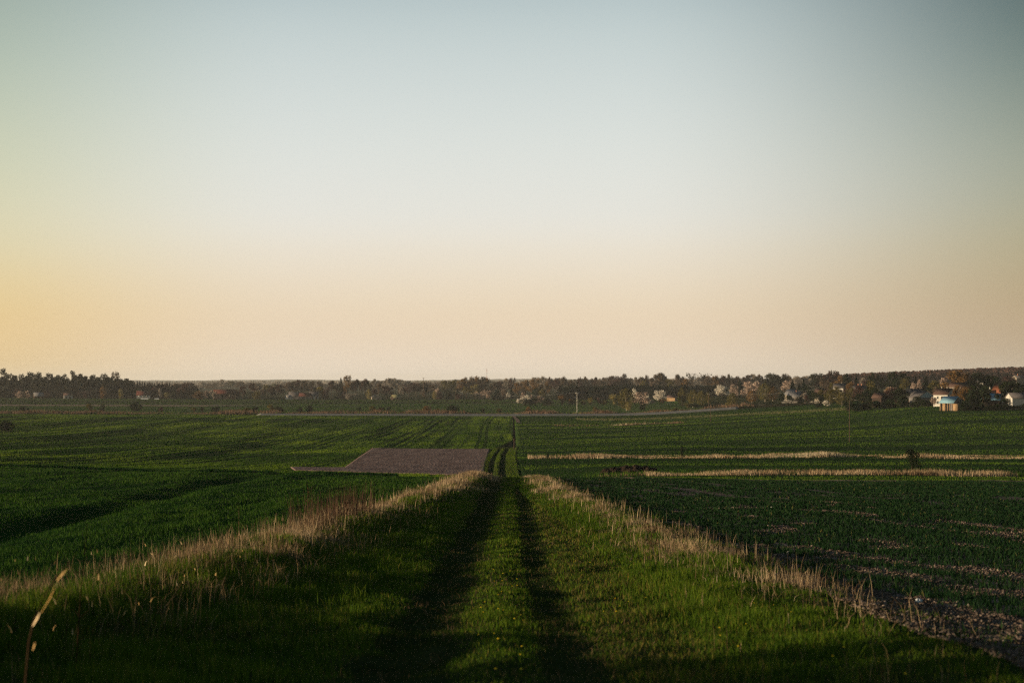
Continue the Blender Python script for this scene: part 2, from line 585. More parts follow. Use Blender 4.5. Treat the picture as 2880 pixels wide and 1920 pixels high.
# ------------------------------------------------------------------ blades
def blades(name, X, Y, H, W, tint, mat, lean=0.35, seg=2, zoff=0.0, label=None, droop=0.35, windx=0.0, kind='stuff'):
    n = len(X)
    Z = zf(X, Y) - 0.02 + zoff
    fa = rng.uniform(0, 2 * math.pi, n)
    la = rng.uniform(0, 2 * math.pi, n)
    lm = np.abs(rng.normal(0, lean, n)) * H
    dx = np.cos(la) * lm + windx * H
    dy = np.sin(la) * lm
    wx = np.cos(fa) * W / 2
    wy = np.sin(fa) * W / 2
    if seg == 1:
        co = np.empty((n, 3, 3))
        co[:, 0] = np.stack([X - wx, Y - wy, Z], -1)
        co[:, 1] = np.stack([X + wx, Y + wy, Z], -1)
        co[:, 2] = np.stack([X + dx, Y + dy, Z + H], -1)
        f = np.arange(n * 3).reshape(n, 3)
        me = mesh_arrays(name, co.reshape(-1, 3), f, 3, mat, np.repeat(tint, 3))
    else:
        co = np.empty((n, 5, 3))
        mz = Z + H * .58
        mx = X + dx * .35
        my = Y + dy * .35
        co[:, 0] = np.stack([X - wx, Y - wy, Z], -1)
        co[:, 1] = np.stack([X + wx, Y + wy, Z], -1)
        co[:, 2] = np.stack([mx - wx * .8, my - wy * .8, mz], -1)
        co[:, 3] = np.stack([mx + wx * .8, my + wy * .8, mz], -1)
        tz = Z + H * (1 - droop * rng.uniform(0, 1, n) * np.minimum(1, lm / (H + 1e-6)))
        co[:, 4] = np.stack([X + dx, Y + dy, tz], -1)
        b = (np.arange(n) * 5)[:, None]
        f = np.concatenate([b + np.array([0, 1, 3]), b + np.array([0, 3, 2]), b + np.array([2, 3, 4])])
        me = mesh_arrays(name, co.reshape(-1, 3), f, 3, mat, np.repeat(tint, 5))
    o = link(name, me)
    tag(o, kind=kind, label=label)
    return o


def scatter(y0, y1, xl, xr, dens):
    """random points between x = xl(y) and xr(y); dens(y) per square metre; stratified in distance"""
    X = []
    Y = []
    edges = geo(y0, y1, max(8, int(60 * math.log(y1 / y0))))
    for a, b in zip(edges[:-1], edges[1:]):
        m = .5 * (a + b)
        l, r = float(xl(m)), float(xr(m))
        if r <= l:
            continue
        k = (b - a) * (r - l) * dens(m)
        k = int(k) + (rng.random() < k % 1)
        yy = rng.uniform(a, b, k)
        X.append(rng.uniform(0, 1, k) * (xr(yy) - xl(yy)) + xl(yy))
        Y.append(yy)
    return np.concatenate(X), np.concatenate(Y)


PXW = 1 / 1422.0      # one output pixel at one metre


def lod(base, d, f=1.0):
    return np.maximum(base, PXW * d * f)


def right_bare(X, Y):
    """1 where the soil of the right-hand field lies open: along its ragged edge and in broken streaks that follow the rows"""
    wd = np.interp(Y, [14, 20, 27, 40, 80], [4.6, 3.4, 2.0, 1.1, .9])
    e = (X - band_r(Y) - .35 + 1.9 * (vn(X / 1.1, Y / 2.2, 73) - .5)) / wd
    edge = (1 - sm(.75, 1.05, e)) * (1 - .5 * sm(60, 90, Y))
    s = X + .22 * Y + .5 * (vn(Y / 9, X * 0, 74) - .5)
    out = edge
    for k, (sk, w, thr) in enumerate([(15.2, .30, .50), (17.4, .34, .46), (20.6, .28, .55), (23.2, .40, .50), (26.0, .30, .55), (29.0, .35, .52), (32.3, .50, .30), (36.5, .40, .55), (41.0, .45, .55), (13.0, .25, .55)]):
        br = vn(Y / 8.5, X * 0 + k, 75 + k)
        wob = .6 + .8 * vn(Y / 1.4, X * 0 + k, 95 + k)
        out = np.maximum(out, (1 - sm(.6, 1.3, np.abs(s - sk) / (1.7 * w * wob))) * sm(thr - .05, thr + .05, br))
    out = np.maximum(out, sm(.70, .78, vn(X / 1.2, Y / 2.4, 71)) * .9)
    return out


def grasses():
    # --- green grass of the verges and the middle strip
    vis_l = lambda y: -.375 * y - 1.5
    vis_r = lambda y: .375 * y + 1.5
    dl = lambda y: np.maximum(band_l(y) + .1, vis_l(y))
    dr = lambda y: np.minimum(band_r(y) + .3, vis_r(y))
    dens = lambda y: 780 * min(1.0, (16 / y) ** 1.3)
    X, Y = scatter(11, 131, dl, dr, dens)
    xc = X - track_x(Y)
    wob = 0.25 * (vn(Y / 7.0, X * 0, 20) - .5)
    rutm = np.maximum(np.exp(-((xc + 1.06 + wob * .6) / 0.58) ** 2), np.exp(-((xc - 0.82 + wob * .5) / 0.40) ** 2))
    rutm = np.clip(rutm * (.65 + .7 * vn(X / .5, Y / 1.3, 44)), 0, 1)
    clump = vn(X / .5, Y / .7, 40) * .6 + vn(X / 1.7, Y / 2.4, 41) * .6
    keep = rng.random(len(X)) < (1 - .15 * rutm)
    X, Y, rutm, clump, xc = X[keep], Y[keep], rutm[keep], clump[keep], xc[keep]
    side = sm(1.2, 4.0, np.abs(xc + .1))
    H = (0.05 + .12 * clump + .16 * side * clump ** 1.5) * rng.uniform(.5, 1.35, len(X)) * (1 - .55 * rutm)
    W = lod(.006, Y, .85) * rng.uniform(.7, 1.3, len(X))
    tint = np.clip(rng.normal(.45, .18, len(X)) + .3 * (clump - .6) - .1 * rutm, 0, .93)
    worn = sm(.9, 1.5, xc) * (1 - sm(2.0, 3.0, xc)) * .8 + .55 * sm(.55, .75, vn(X / 1.6, Y / 2.6, 45)) * side
    H = H * (1 - .30 * np.exp(-((xc + .12) / .55) ** 4))
    H = H * (1 - .35 * worn) * (1 - .60 * sm(-1.8, -.2, X - band_r(Y)) * (1 - sm(24, 34, Y)))
    dead = rng.random(len(X)) < .05 + .10 * rutm + .30 * worn
    tint[dead] = 1.0
    isr = (rutm > .5) | (rng.random(len(X)) < .6 * worn)
    blades('grass', X[~isr], Y[~isr], H[~isr], W[~isr], tint[~isr], 'green_blade', lean=.45)
    blades('grass', X[isr], Y[isr], H[isr], W[isr], tint[isr], 'rut_blade', lean=.8)
    X, Y = scatter(12, 120, lambda y: track_x(y) - 1.9, lambda y: track_x(y) + 1.9, lambda y: 60 * min(1, (16 / y) ** 1.2))
    k = vn(X / .4, Y / 2.0, 47) > .48
    X, Y = X[k], Y[k]
    blades('dry_grass', X, Y, rng.uniform(.05, .16, len(X)), lod(.005, Y, .5), rng.uniform(0, .35, len(X)), 'dry_blade', lean=1.6, droop=.8)
    # taller tufts on the verges, mostly left and near
    cx, cy = scatter(13, 70, lambda y: np.maximum(band_l(y) + .5, vis_l(y)), lambda y: np.full_like(np.asarray(y, float), -2.3), lambda y: .55)
    cx2, cy2 = scatter(13, 60, lambda y: np.full_like(np.asarray(y, float), 2.0), lambda y: np.minimum(band_r(y) - .9 * (1 - sm(24, 34, y)), vis_r(y)), lambda y: .50)
    cx = np.concatenate([cx, cx2])
    cy = np.concatenate([cy, cy2])
    k = 34
    rr = np.abs(rng.normal(0, .16, (len(cx), k)))
    aa = rng.uniform(0, 6.283, (len(cx), k))
    X = (cx[:, None] + rr * np.cos(aa)).ravel()
    Y = (cy[:, None] + rr * np.sin(aa)).ravel()
    hh = np.repeat(rng.uniform(.16, .34, len(cx)), k) * rng.uniform(.5, 1.15, len(X))
    blades('grass', X, Y, hh, lod(.006, Y, .8), np.clip(rng.normal(.5, .2, len(X)), 0, .95), 'green_blade', lean=.55)
    # --- dry grass bands
    for bf, w, dn, hmul in ((band_l, 1.3, 660, .80), (band_r, 1.0, 640, .66)):
        X, Y = scatter(11, 131, lambda y: np.maximum(bf(y) - 3.4, vis_l(y)), lambda y: np.minimum(bf(y) + 3.0, vis_r(y)), lambda y: dn * min(1.0, (20 / y) ** .95))
        off = (X - bf(Y) - .7 * (vn(Y / 6, Y * 0, 55) - .5)) / (w * (.7 + .6 * vn(Y / 9, Y * 0, 56)))
        cl = vn(X / .45, Y / .75, 50) * .55 + vn(X / 1.6, Y / 3.2, 51) * .65
        keep = rng.random(len(X)) < np.exp(-np.abs(off) ** 2.4) * np.clip(3.4 * (cl - .37), .02, 1) * np.clip(3.2 * (vn(X / 2.5, Y / 3.8, 53) - .16), .12, 1)
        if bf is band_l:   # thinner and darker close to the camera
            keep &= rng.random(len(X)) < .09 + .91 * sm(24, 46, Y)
        else:
            keep &= rng.random(len(X)) < .02 + .98 * sm(23, 36, Y)
        X, Y, cl, off = X[keep], Y[keep], cl[keep], off[keep]
        H = (.14 + .62 * cl ** 1.3) * (.55 + .8 * vn(X / 1.5, Y / 4.5, 54)) * rng.uniform(.35, 1.2, len(X)) * hmul * (1 - .3 * np.clip(np.abs(off), 0, 1))
        W = lod(.004, Y, .42) * rng.uniform(.6, 1.3, len(X))
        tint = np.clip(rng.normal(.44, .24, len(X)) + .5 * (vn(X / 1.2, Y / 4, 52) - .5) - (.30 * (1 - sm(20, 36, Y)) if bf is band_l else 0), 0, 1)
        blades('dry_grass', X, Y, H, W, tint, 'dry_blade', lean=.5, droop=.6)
        # green growth between and under the dead stems
        X, Y = scatter(11, 131, lambda y: np.maximum(bf(y) - 2.2, vis_l(y)), lambda y: np.minimum(bf(y) + 1.6, vis_r(y)), lambda y: 260 * min(1.0, (16 / y) ** 1.2))
        cl = vn(X / .6, Y / 1.0, 57)
        blades('grass', X, Y, (.06 + .26 * cl) * rng.uniform(.5, 1.2, len(X)) * (1 if bf is band_l else .45 + .55 * sm(24, 36, Y)), lod(.006, Y, .7), np.clip(rng.normal(.38, .2, len(X)), 0, .93), 'green_blade', lean=.45)
        # tall thin stalks with seed heads
        X, Y = scatter(14, 110, lambda y: np.maximum(bf(y) - 1.4, vis_l(y)), lambda y: np.minimum(bf(y) + 1.4, vis_r(y)), lambda y: 4.0 * min(1, (40 / y)) * float(sm(20, 30, y)))
        H = rng.uniform(.5, 1.05, len(X)) * hmul
        blades('dry_grass', X, Y, H, lod(.006, Y, .42), rng.uniform(.1, .9, len(X)), 'dry_blade', lean=.2)
    X, Y = scatter(17, 37, lambda y: np.maximum(band_l(y) - 1.6, vis_l(y)), lambda y: band_l(y) + 3.2, lambda y: 300 * min(1, 22 / y))
    cl = vn(X / .55, Y / .9, 150) * .5 + vn(X / 1.4, Y / 2.6, 151) * .6
    k = rng.random(len(X)) < np.clip(3.6 * (cl - .52), 0, 1) * (1 - sm(.8, 3.2, X - band_l(Y))) * sm(17, 24, Y)
    X, Y, cl = X[k], Y[k], cl[k]
    blades('dry_grass', X, Y, (.12 + .5 * cl) * rng.uniform(.4, 1.25, len(X)), lod(.005, Y, .5), np.clip(rng.normal(.30, .2, len(X)), 0, .9), 'dry_blade', lean=.5, droop=.6)
    # scattered dead stems out on the verge and among the dark growth near the camera
    X, Y = scatter(12, 60, lambda y: np.maximum(band_l(y) - 3.5, vis_l(y)), lambda y: band_l(y) + 2.6, lambda y: 9.0 * min(1, 25 / y))
    blades('dry_grass', X, Y, rng.uniform(.15, .55, len(X)), lod(.005, Y, .45), rng.uniform(0, .6, len(X)), 'dry_blade', lean=.5)
    X, Y = scatter(12, 50, lambda y: band_r(y) - 2.2, lambda y: np.minimum(band_r(y) + 1.4, vis_r(y)), lambda y: 7.0 * min(1, 25 / y))
    k = (vn(X / .8, Y / 1.2, 58) > .45)
    X, Y = X[k], Y[k]
    blades('dry_grass', X, Y, rng.uniform(.15, .5, len(X)), lod(.004, Y, .42), rng.uniform(0, .7, len(X)), 'dry_blade', lean=.55)
    # broad dead leaves catching the light in the rough growth on the left
    X, Y = scatter(13, 30, lambda y: np.maximum(band_l(y) - .8, vis_l(y)), lambda y: band_l(y) + 2.2, lambda y: 1.3)
    blades('dead_leaves', X, Y, rng.uniform(.04, .10, len(X)), rng.uniform(.010, .022, len(X)), rng.uniform(.2, 1, len(X)), 'weed_leaf', lean=.7, zoff=rng.uniform(.25, .65, len(X)))
    # tall reddish stems standing in the left band
    X, Y = scatter(44, 56, lambda y: band_l(y) - 1.0 + 0 * y, lambda y: band_l(y) + .5 + 0 * y, lambda y: 22)
    blades('dry_stems', X, Y, rng.uniform(.7, 1.45, len(X)), lod(.01, Y, .55), rng.uniform(0, .5, len(X)), 'red_reed', lean=.10)
    # green tussocks hanging out of the dry grass toward the camera
    # --- young crop, near left field
    dens = lambda y: 260 * min(1.0, (14 / y) ** 1.25)
    X, Y = scatter(9, 160, lambda y: vis_l(y), lambda y: band_l(y) - .3, dens)
    keep = Y < yend_l(X) - 1
    X, Y = X[keep], Y[keep]
    cl = vn(X / 1.2, Y / 3.2, 60) * .55 + vn(X / 4.5, Y / 12, 61) * .5
    keep = rng.random(len(X)) < np.clip(1.5 * cl - .1, .08, 1)
    X, Y, cl = X[keep], Y[keep], cl[keep]
    H = (.07 + .16 * cl) * rng.uniform(.6, 1.3, len(X))
    W = lod(.008, Y, .9)
    tint = np.clip(rng.normal(.42, .18, len(X)) + .4 * (cl - .5), 0, .95)
    blades('young_crop', X, Y, H, W, tint, 'crop_blade', lean=.45)
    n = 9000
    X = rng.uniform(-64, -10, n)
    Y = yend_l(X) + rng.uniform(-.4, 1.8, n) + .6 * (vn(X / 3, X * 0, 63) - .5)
    blades('grass', X, Y, rng.uniform(.18, .42, n), lod(.01, Y, .8), rng.uniform(0, .12, n), 'crop_blade', lean=.3)  # dark tint paints the shadow line along the field's far edge
    # --- broad-leaved dark crop, near right field
    X, Y = scatter(9, 137, lambda y: band_r(y) + 1.1, lambda y: vis_r(y), lambda y: 300 * min(1.0, (16 / y) ** 1.1))
    # bare patches drawn out along the rows (they run down to the right)
    bare = right_bare(X, Y)
    p = 1 - .96 * bare
    keep = rng.random(len(X)) < p
    X, Y = X[keep], Y[keep]
    n = len(X)
    H = rng.uniform(.08, .24, n)
    tint = np.clip(rng.normal(.45, .2, n), 0, .95)
    tint[rng.random(n) < .012] = 1
    blades('leafy_crop', X, Y, H, lod(.02, Y, 1.2), tint, 'right_blade', lean=.7)
    # --- big left field
    vl = lambda y: np.maximum(vis_l(y) - 3, -330 + 0 * y)
    xr = lambda y: np.interp(y, [128, 350, 420, 718], [-3.4, -5.2, 0.0, 0.4])
    X, Y = scatter(130, 716, vl, xr, lambda y: 9.0 * min(1.0, (200 / y) ** 1.45))
    inpl = (Y > 202) & (Y < 357) & (X > np.interp(Y, [203, 218, 220, 356], [-31.5, -33.5, -26, -35.5]))
    keep = (Y > yend_l(X) + 1) & ~inpl
    ph = (X + 400 + 1.2 * np.sin(Y / 75)) % 11.0
    tram = (np.abs(ph - 4.5) < .55) | (np.abs(ph - 6.6) < .55)
    keep &= ~tram | (rng.random(len(X)) < .05)
    head = sm(372, 366, Y) * (X > -40)
    X, Y = X[keep], Y[keep]
    cl = vn(X / 6, Y / 40, 80)
    cl2 = vn(X / 1.5, Y / 90, 81)
    cl3 = vn(X / 40, Y / 18, 86)
    keep = rng.random(len(X)) < np.clip(.32 + .5 * cl + 1.7 * (cl2 - .5) + .6 * (cl3 - .5), .05, 1)
    X, Y, cl, cl3 = X[keep], Y[keep], cl[keep], cl3[keep]
    H = rng.uniform(.10, .26, len(X)) * (.7 + .6 * cl)
    tint = np.clip(rng.normal(.50, .15, len(X)) + .6 * (cl - .5) + .6 * (cl3 - .5), 0, 1)
    blades('young_crop', X, Y, H, lod(.05, Y, .75), tint, 'mid_blade', lean=.5, seg=1)
    # --- strips on the right, rows running across the view
    X, Y = scatter(143, 718, lambda y: np.where(np.asarray(y) < 372, track_x(y) + 2.2, 1.0), lambda y: vis_r(y) + 3, lambda y: 7.0 * min(1.0, (200 / y) ** 1.4))
    yy = Y - .06 * X + 1.5 * np.sin(X / 40)
    row = hash2(np.floor(yy / 17 + .35 * np.sin(yy / 33)).astype(int), np.floor(yy * 0).astype(int), 83)
    fur = np.abs((yy % 34) - 17) < np.where(Y > 300, 2.6, 1.0)
    fine = vn(X / 60, yy / 1.6, 88)
    cl = vn(X / 30, Y / 8, 82)
    inreed = (((Y > 170) & (Y < 176) & (X > 8) & (X < 67)) | ((Y > 266) & (Y < 278) & (X > 3))) & (rng.random(len(X)) < .7)
    keep = (rng.random(len(X)) < np.clip(.02 + .85 * row + .5 * (fine - .4) + .3 * (cl - .5), .03, 1)) & ~fur & ~inreed
    X, Y, cl, row = X[keep], Y[keep], cl[keep], row[keep]
    H = rng.uniform(.08, .24, len(X))
    tint = np.clip(rng.normal(.24, .12, len(X)) + .75 * (row - .45) + .3 * (cl - .5), 0, 1)
    blades('young_crop', X, Y, H, lod(.05, Y, .75), tint, 'mid_blade', lean=.5, seg=1)
    # paler stubble strip that climbs to the right
    X, Y = scatter(585, 690, lambda y: 30 + 0 * y, lambda y: vis_r(y) + 3, lambda y: 1.6)
    keep = (Y > 655 - .42 * X + 8 * vn(X / 20, Y * 0, 89)) & (Y < 690 - .40 * X) | (Y > 596) & (Y < 622) & (X > 130)
    X, Y = X[keep], Y[keep]
    blades('stubble', X, Y, rng.uniform(.1, .3, len(X)), lod(.05, Y, .8), rng.uniform(.2, 1, len(X)), 'stubble_blade', lean=.4, seg=1)
    # grass of the far part of the track
    X, Y = scatter(146, 362, lambda y: track_x(y) - 2.6, lambda y: track_x(y) + 3.2, lambda y: 14 * min(1.0, (150 / y) ** 1.3))
    xc = X - track_x(Y)
    rutm = np.maximum(np.exp(-((xc + .95) / .5) ** 4), np.exp(-((xc - .85) / .5) ** 4))
    keep = rng.random(len(X)) < 1 - .78 * rutm
    X, Y = X[keep], Y[keep]
    blades('grass', X, Y, rng.uniform(.08, .26, len(X)), lod(.05, Y, .7), np.clip(rng.normal(.6, .18, len(X)), 0, 1), 'green_blade', lean=.5, seg=1)
    # --- reed strips right of the track
    def reeds(name, y0, y1, x0, x1, n, h, mat, w=.6, wav=None, sd=90, tb=.5, thr=.5):
        X = rng.uniform(x0, x1, n)
        Y = rng.uniform(y0, y1, n) + (wav(X) if wav else 0) + 3.0 * (vn(X / 13, X * 0, sd + 5) - .5)
        yc = .5 * (y0 + y1) + (wav(X) if wav else 0)
        hw = .5 * (y1 - y0) * (.10 + 1.3 * vn(X / 7, X * 0, sd + 7))
        kk = np.abs(Y - yc) < hw * rng.uniform(.5, 1.5, n)
        X, Y = X[kk], Y[kk]
        n = len(X)
        cl = vn(X / 2.2, Y / 2.0, sd) * .4 + vn(X / 9.0, Y / 4.0, sd + 1) * .45 + vn(X / 30.0, Y / 9.0, sd + 3) * .35
        keep = rng.random(n) < np.clip(3.2 * (cl - thr) + .45, .0, 1)
        X, Y, cl = X[keep], Y[keep], cl[keep]
        H = h * (.15 + .85 * cl) * rng.uniform(.35, 1.2, len(X)) * (.30 + .95 * sm(.15, .75, vn(X / 10, X * 0, sd + 9)))
        tint = np.clip(rng.normal(tb, .24, len(X)) + .8 * (vn(X / 6, Y / 3, sd + 2) - .5), 0, 1)
        blades(name, X, Y, H, lod(.03, Y, w), tint, mat, lean=.3, seg=1)
    reeds('reeds', 168, 178, 16, 60, 21000, .78, 'dry_blade', sd=90, tb=.50, thr=.60)
    reeds('reeds', 170, 177, 8, 66, 3500, .55, 'mid_blade', sd=290, tb=.3)
    reeds('reeds', 171, 174, 2.5, 16, 1400, .45, 'dry_blade', sd=190, tb=.45)
    reeds('reeds', 263, 281, 3, 112, 40000, .85, 'dry_blade', sd=95, tb=.50, thr=.60)
    reeds('reeds', 266, 279, 3, 112, 6000, .6, 'mid_blade', sd=295, tb=.3)
    reeds('reeds', 266, 278, 45, 66, 9000, 1.3, 'pale_reed', sd=97, tb=.7, thr=.4)
    reeds('reeds', 560, 573, 16, 68, 2200, .8, 'red_reed', sd=99, tb=.7)
    reeds('reeds', 563, 570, 40, 64, 420, 1.2, 'pale_reed', sd=199, tb=.5)
    wv = lambda x: np.interp(x, [-280, -120, 0, 125], [-14, -6, 3, 20])
    reeds('reeds', 740, 776, -280, 130, 30000, 2.3, 'red_reed', w=.7, wav=wv, sd=101, tb=.55, thr=.45)
    reeds('reeds', 738, 780, -280, 130, 7000, 1.5, 'mid_blade', w=.7, wav=wv, sd=301, tb=.4)
    # --- far grass in the plain behind the road
    X, Y = scatter(775, 1240, lambda y: vis_l(y) - 5, lambda y: .12 * y, lambda y: .16)
    row = vn(X / 150, Y / 13, 84)
    keep = rng.random(len(X)) < np.clip(.1 + .9 * row, .05, 1)
    X, Y, row = X[keep], Y[keep], row[keep]
    blades('far_grass', X, Y, rng.uniform(.15, .4, len(X)), lod(.05, Y, 1.2), np.clip(rng.normal(.2, .15, len(X)) + .4 * (row - .5), 0, 1), 'mid_blade', seg=1)
    # crumbs of earth and small stones on the open soil
    X, Y = scatter(12, 75, lambda y: band_r(y) + .5, lambda y: np.minimum(band_r(y) + 16, vis_r(y)), lambda y: 900 * min(1, (15 / y) ** 1.3))
    k = rng.random(len(X)) < right_bare(X, Y) - .1
    X, Y = X[k], Y[k]
    n = len(X)
    r = np.clip(rng.gamma(2.0, .007, n), .004, .032) * (1 + .012 * Y)
    octa = np.array([[1, 0, 0], [-1, 0, 0], [0, 1, 0], [0, -1, 0], [0, 0, 1], [0, 0, -.6]], float)
    co = octa[None] * r[:, None, None] * rng.uniform(.6, 1.4, (n, 6, 3)) * np.array([1, 1, .7])
    co += np.stack([X, Y, zf(X, Y) + .02 + r * .3], -1)[:, None, :]
    ft = np.array([[0, 2, 4], [2, 1, 4], [1, 3, 4], [3, 0, 4], [2, 0, 5], [1, 2, 5], [3, 1, 5], [0, 3, 5]])
    f = (np.arange(n) * 6)[:, None, None] + ft[None]
    o = link('soil_crumbs', mesh_arrays('soil_crumbs', co.reshape(-1, 3), f.reshape(-1, 3), 3, 'clod', np.repeat(rng.random(n), 6)))
    tag(o, kind='stuff')
    # dandelions in the middle strip and on the right verge
    def flowers(X, Y, s):
        n = len(X)
        Z = zf(X, Y) + rng.uniform(.05, .14, n)
        k = 6
        a = np.linspace(0, 2 * math.pi, k, endpoint=False)
        ring = np.stack([np.cos(a), np.sin(a) * .8, 0 * a + .25 * np.sin(a)], -1)
        co = np.empty((n, k + 1, 3))
        co[:, 0] = np.stack([X, Y, Z + s * .5], -1)
        co[:, 1:] = np.stack([X, Y, Z], -1)[:, None, :] + ring[None] * np.asarray(s)[:, None, None]
        b = (np.arange(n) * (k + 1))[:, None, None]
        f = np.stack([np.zeros(k, int), 1 + np.arange(k), 1 + (np.arange(k) + 1) % k], -1)[None]
        me = mesh_arrays('flowers', co.reshape(-1, 3), (b + f).reshape(-1, 3), 3, 'flower', np.repeat(rng.random(n), k + 1))
        o = link('flowers', me)
        tag(o, kind='stuff', label='tiny yellow dandelions scattered in the track grass')
    X1, Y1 = scatter(13, 32, lambda y: track_x(y) - .45, lambda y: track_x(y) + .35, lambda y: 1.5)
    X2, Y2 = scatter(13, 36, lambda y: 1.4 + 0 * y, lambda y: 4.2 + 0 * y, lambda y: .8)
    X = np.concatenate([X1, X2])
    Y = np.concatenate([Y1, Y2])
    flowers(X, Y, rng.uniform(.010, .020, len(X)))


grasses()

# ------------------------------------------------------------------ tree building
CR = {
    'dark_pine': [(0, (.010, .014, .010)), (.6, (.022, .026, .016)), (1, (.045, .042, .024))],
    'spruce_green': [(0, (.003, .009, .006)), (.6, (.006, .015, .009)), (1, (.013, .025, .012))],
    'brown': [(0, (.046, .034, .025)), (.6, (.10, .074, .056)), (1, (.17, .125, .092))],
    'maroon': [(0, (.030, .017, .017)), (.6, (.058, .034, .032)), (1, (.10, .06, .05))],
    'rust': [(0, (.07, .038, .016)), (.6, (.14, .082, .032)), (1, (.22, .14, .05))],
    'olive': [(0, (.035, .036, .012)), (.6, (.085, .075, .024)), (1, (.16, .13, .04))],
    'gold': [(0, (.09, .075, .022)), (.6, (.18, .15, .05)), (1, (.32, .28, .09))],
    'white': [(0, (.24, .22, .19)), (.5, (.54, .50, .44)), (1, (.80, .77, .70))],
    'pink': [(0, (.15, .105, .09)), (.5, (.32, .24, .20)), (1, (.58, .47, .40))],
    'haze_grey': [(0, (.13, .115, .10)), (.6, (.23, .20, .175)), (1, (.34, .30, .26))],  # own grey, with distance haze painted in for the far rows
    'dark_green': [(0, (.006, .012, .007)), (.6, (.016, .026, .012)), (1, (.036, .046, .018))],
}
for k_, v_ in CR.items():
    mat_leaf('crown_' + k_, v_, .22)
mat_noise('bark', (.025, .019, .014), (.06, .046, .036), 6.0)
mat_noise('pale_bark', (.20, .17, .14), (.42, .37, .32), 5.0)


def tube(pts, rad, sides=5):
    pts = np.array(pts, float)
    V = []
    Fc = []
    for i, (p, r) in enumerate(zip(pts, rad)):
        t = pts[min(i + 1, len(pts) - 1)] - pts[max(i - 1, 0)]
        t = t / (np.linalg.norm(t) + 1e-9)
        a = np.cross(t, [0, 0, 1.0] if abs(t[2]) < .9 else [1.0, 0, 0])
        a /= np.linalg.norm(a)
        b = np.cross(t, a)
        for k in range(sides):
            an = 2 * math.pi * k / sides
            V.append(p + r * (math.cos(an) * a + math.sin(an) * b))
    for i in range(len(pts) - 1):
        for k in range(sides):
            k2 = (k + 1) % sides
            Fc.append([i * sides + k, i * sides + k2, (i + 1) * sides + k2, (i + 1) * sides + k])
    return np.array(V), np.array(Fc)


def join(parts):
    V = []
    Fc = []
    n = 0
    for v, f in parts:
        V.append(v)
        Fc.append(f + n)
        n += len(v)
    return np.concatenate(V), np.concatenate(Fc)


def leaf_faces(P, s, rg, flat=0.0, elong=1.0, axis=None):
    """one quad at each point; elong stretches along axis (or a random direction)"""
    n = len(P)
    a = rg.normal(size=(n, 3)) if axis is None else axis + rg.normal(0, .25, (n, 3))
    a[:, 2] *= (1 - flat)
    a /= np.linalg.norm(a, axis=1)[:, None] + 1e-9
    b = np.cross(a, rg.normal(size=(n, 3)))
    b /= np.linalg.norm(b, axis=1)[:, None] + 1e-9
    s = np.broadcast_to(np.asarray(s, float), (n,))[:, None]
    co = np.stack([P - a * s * elong * .5 - b * s * .2, P - b * s * .5 * 1.0 + a * s * .1, P + a * s * elong * .5, P + b * s * .5], 1)
    return co.reshape(-1, 3), np.arange(n * 4).reshape(n, 4)


def clump_points(cl, n, rg, shell=.55):
    w = np.array([c[3] * c[4] * c[5] for c in cl]) ** (2 / 3)
    pick = rg.choice(len(cl), n, p=w / w.sum())
    d = rg.normal(size=(n, 3))
    d /= np.linalg.norm(d, axis=1)[:, None]
    rr = shell + (1 - shell) * rg.random(n)
    rr = np.where(rg.random(n) < .25, rg.random(n) ** .5, rr) * rg.uniform(.85, 1.18, n)
    c = np.array([[q[0], q[1], q[2]] for q in cl])[pick]
    r = np.array([[q[3], q[4], q[5]] for q in cl])[pick]
    tint = np.clip(rg.normal(.45, .2, n) + (hash2(pick, pick * 3, 5) - .5) * .35, 0, 1)
    return c + d * r * rr[:, None], tint


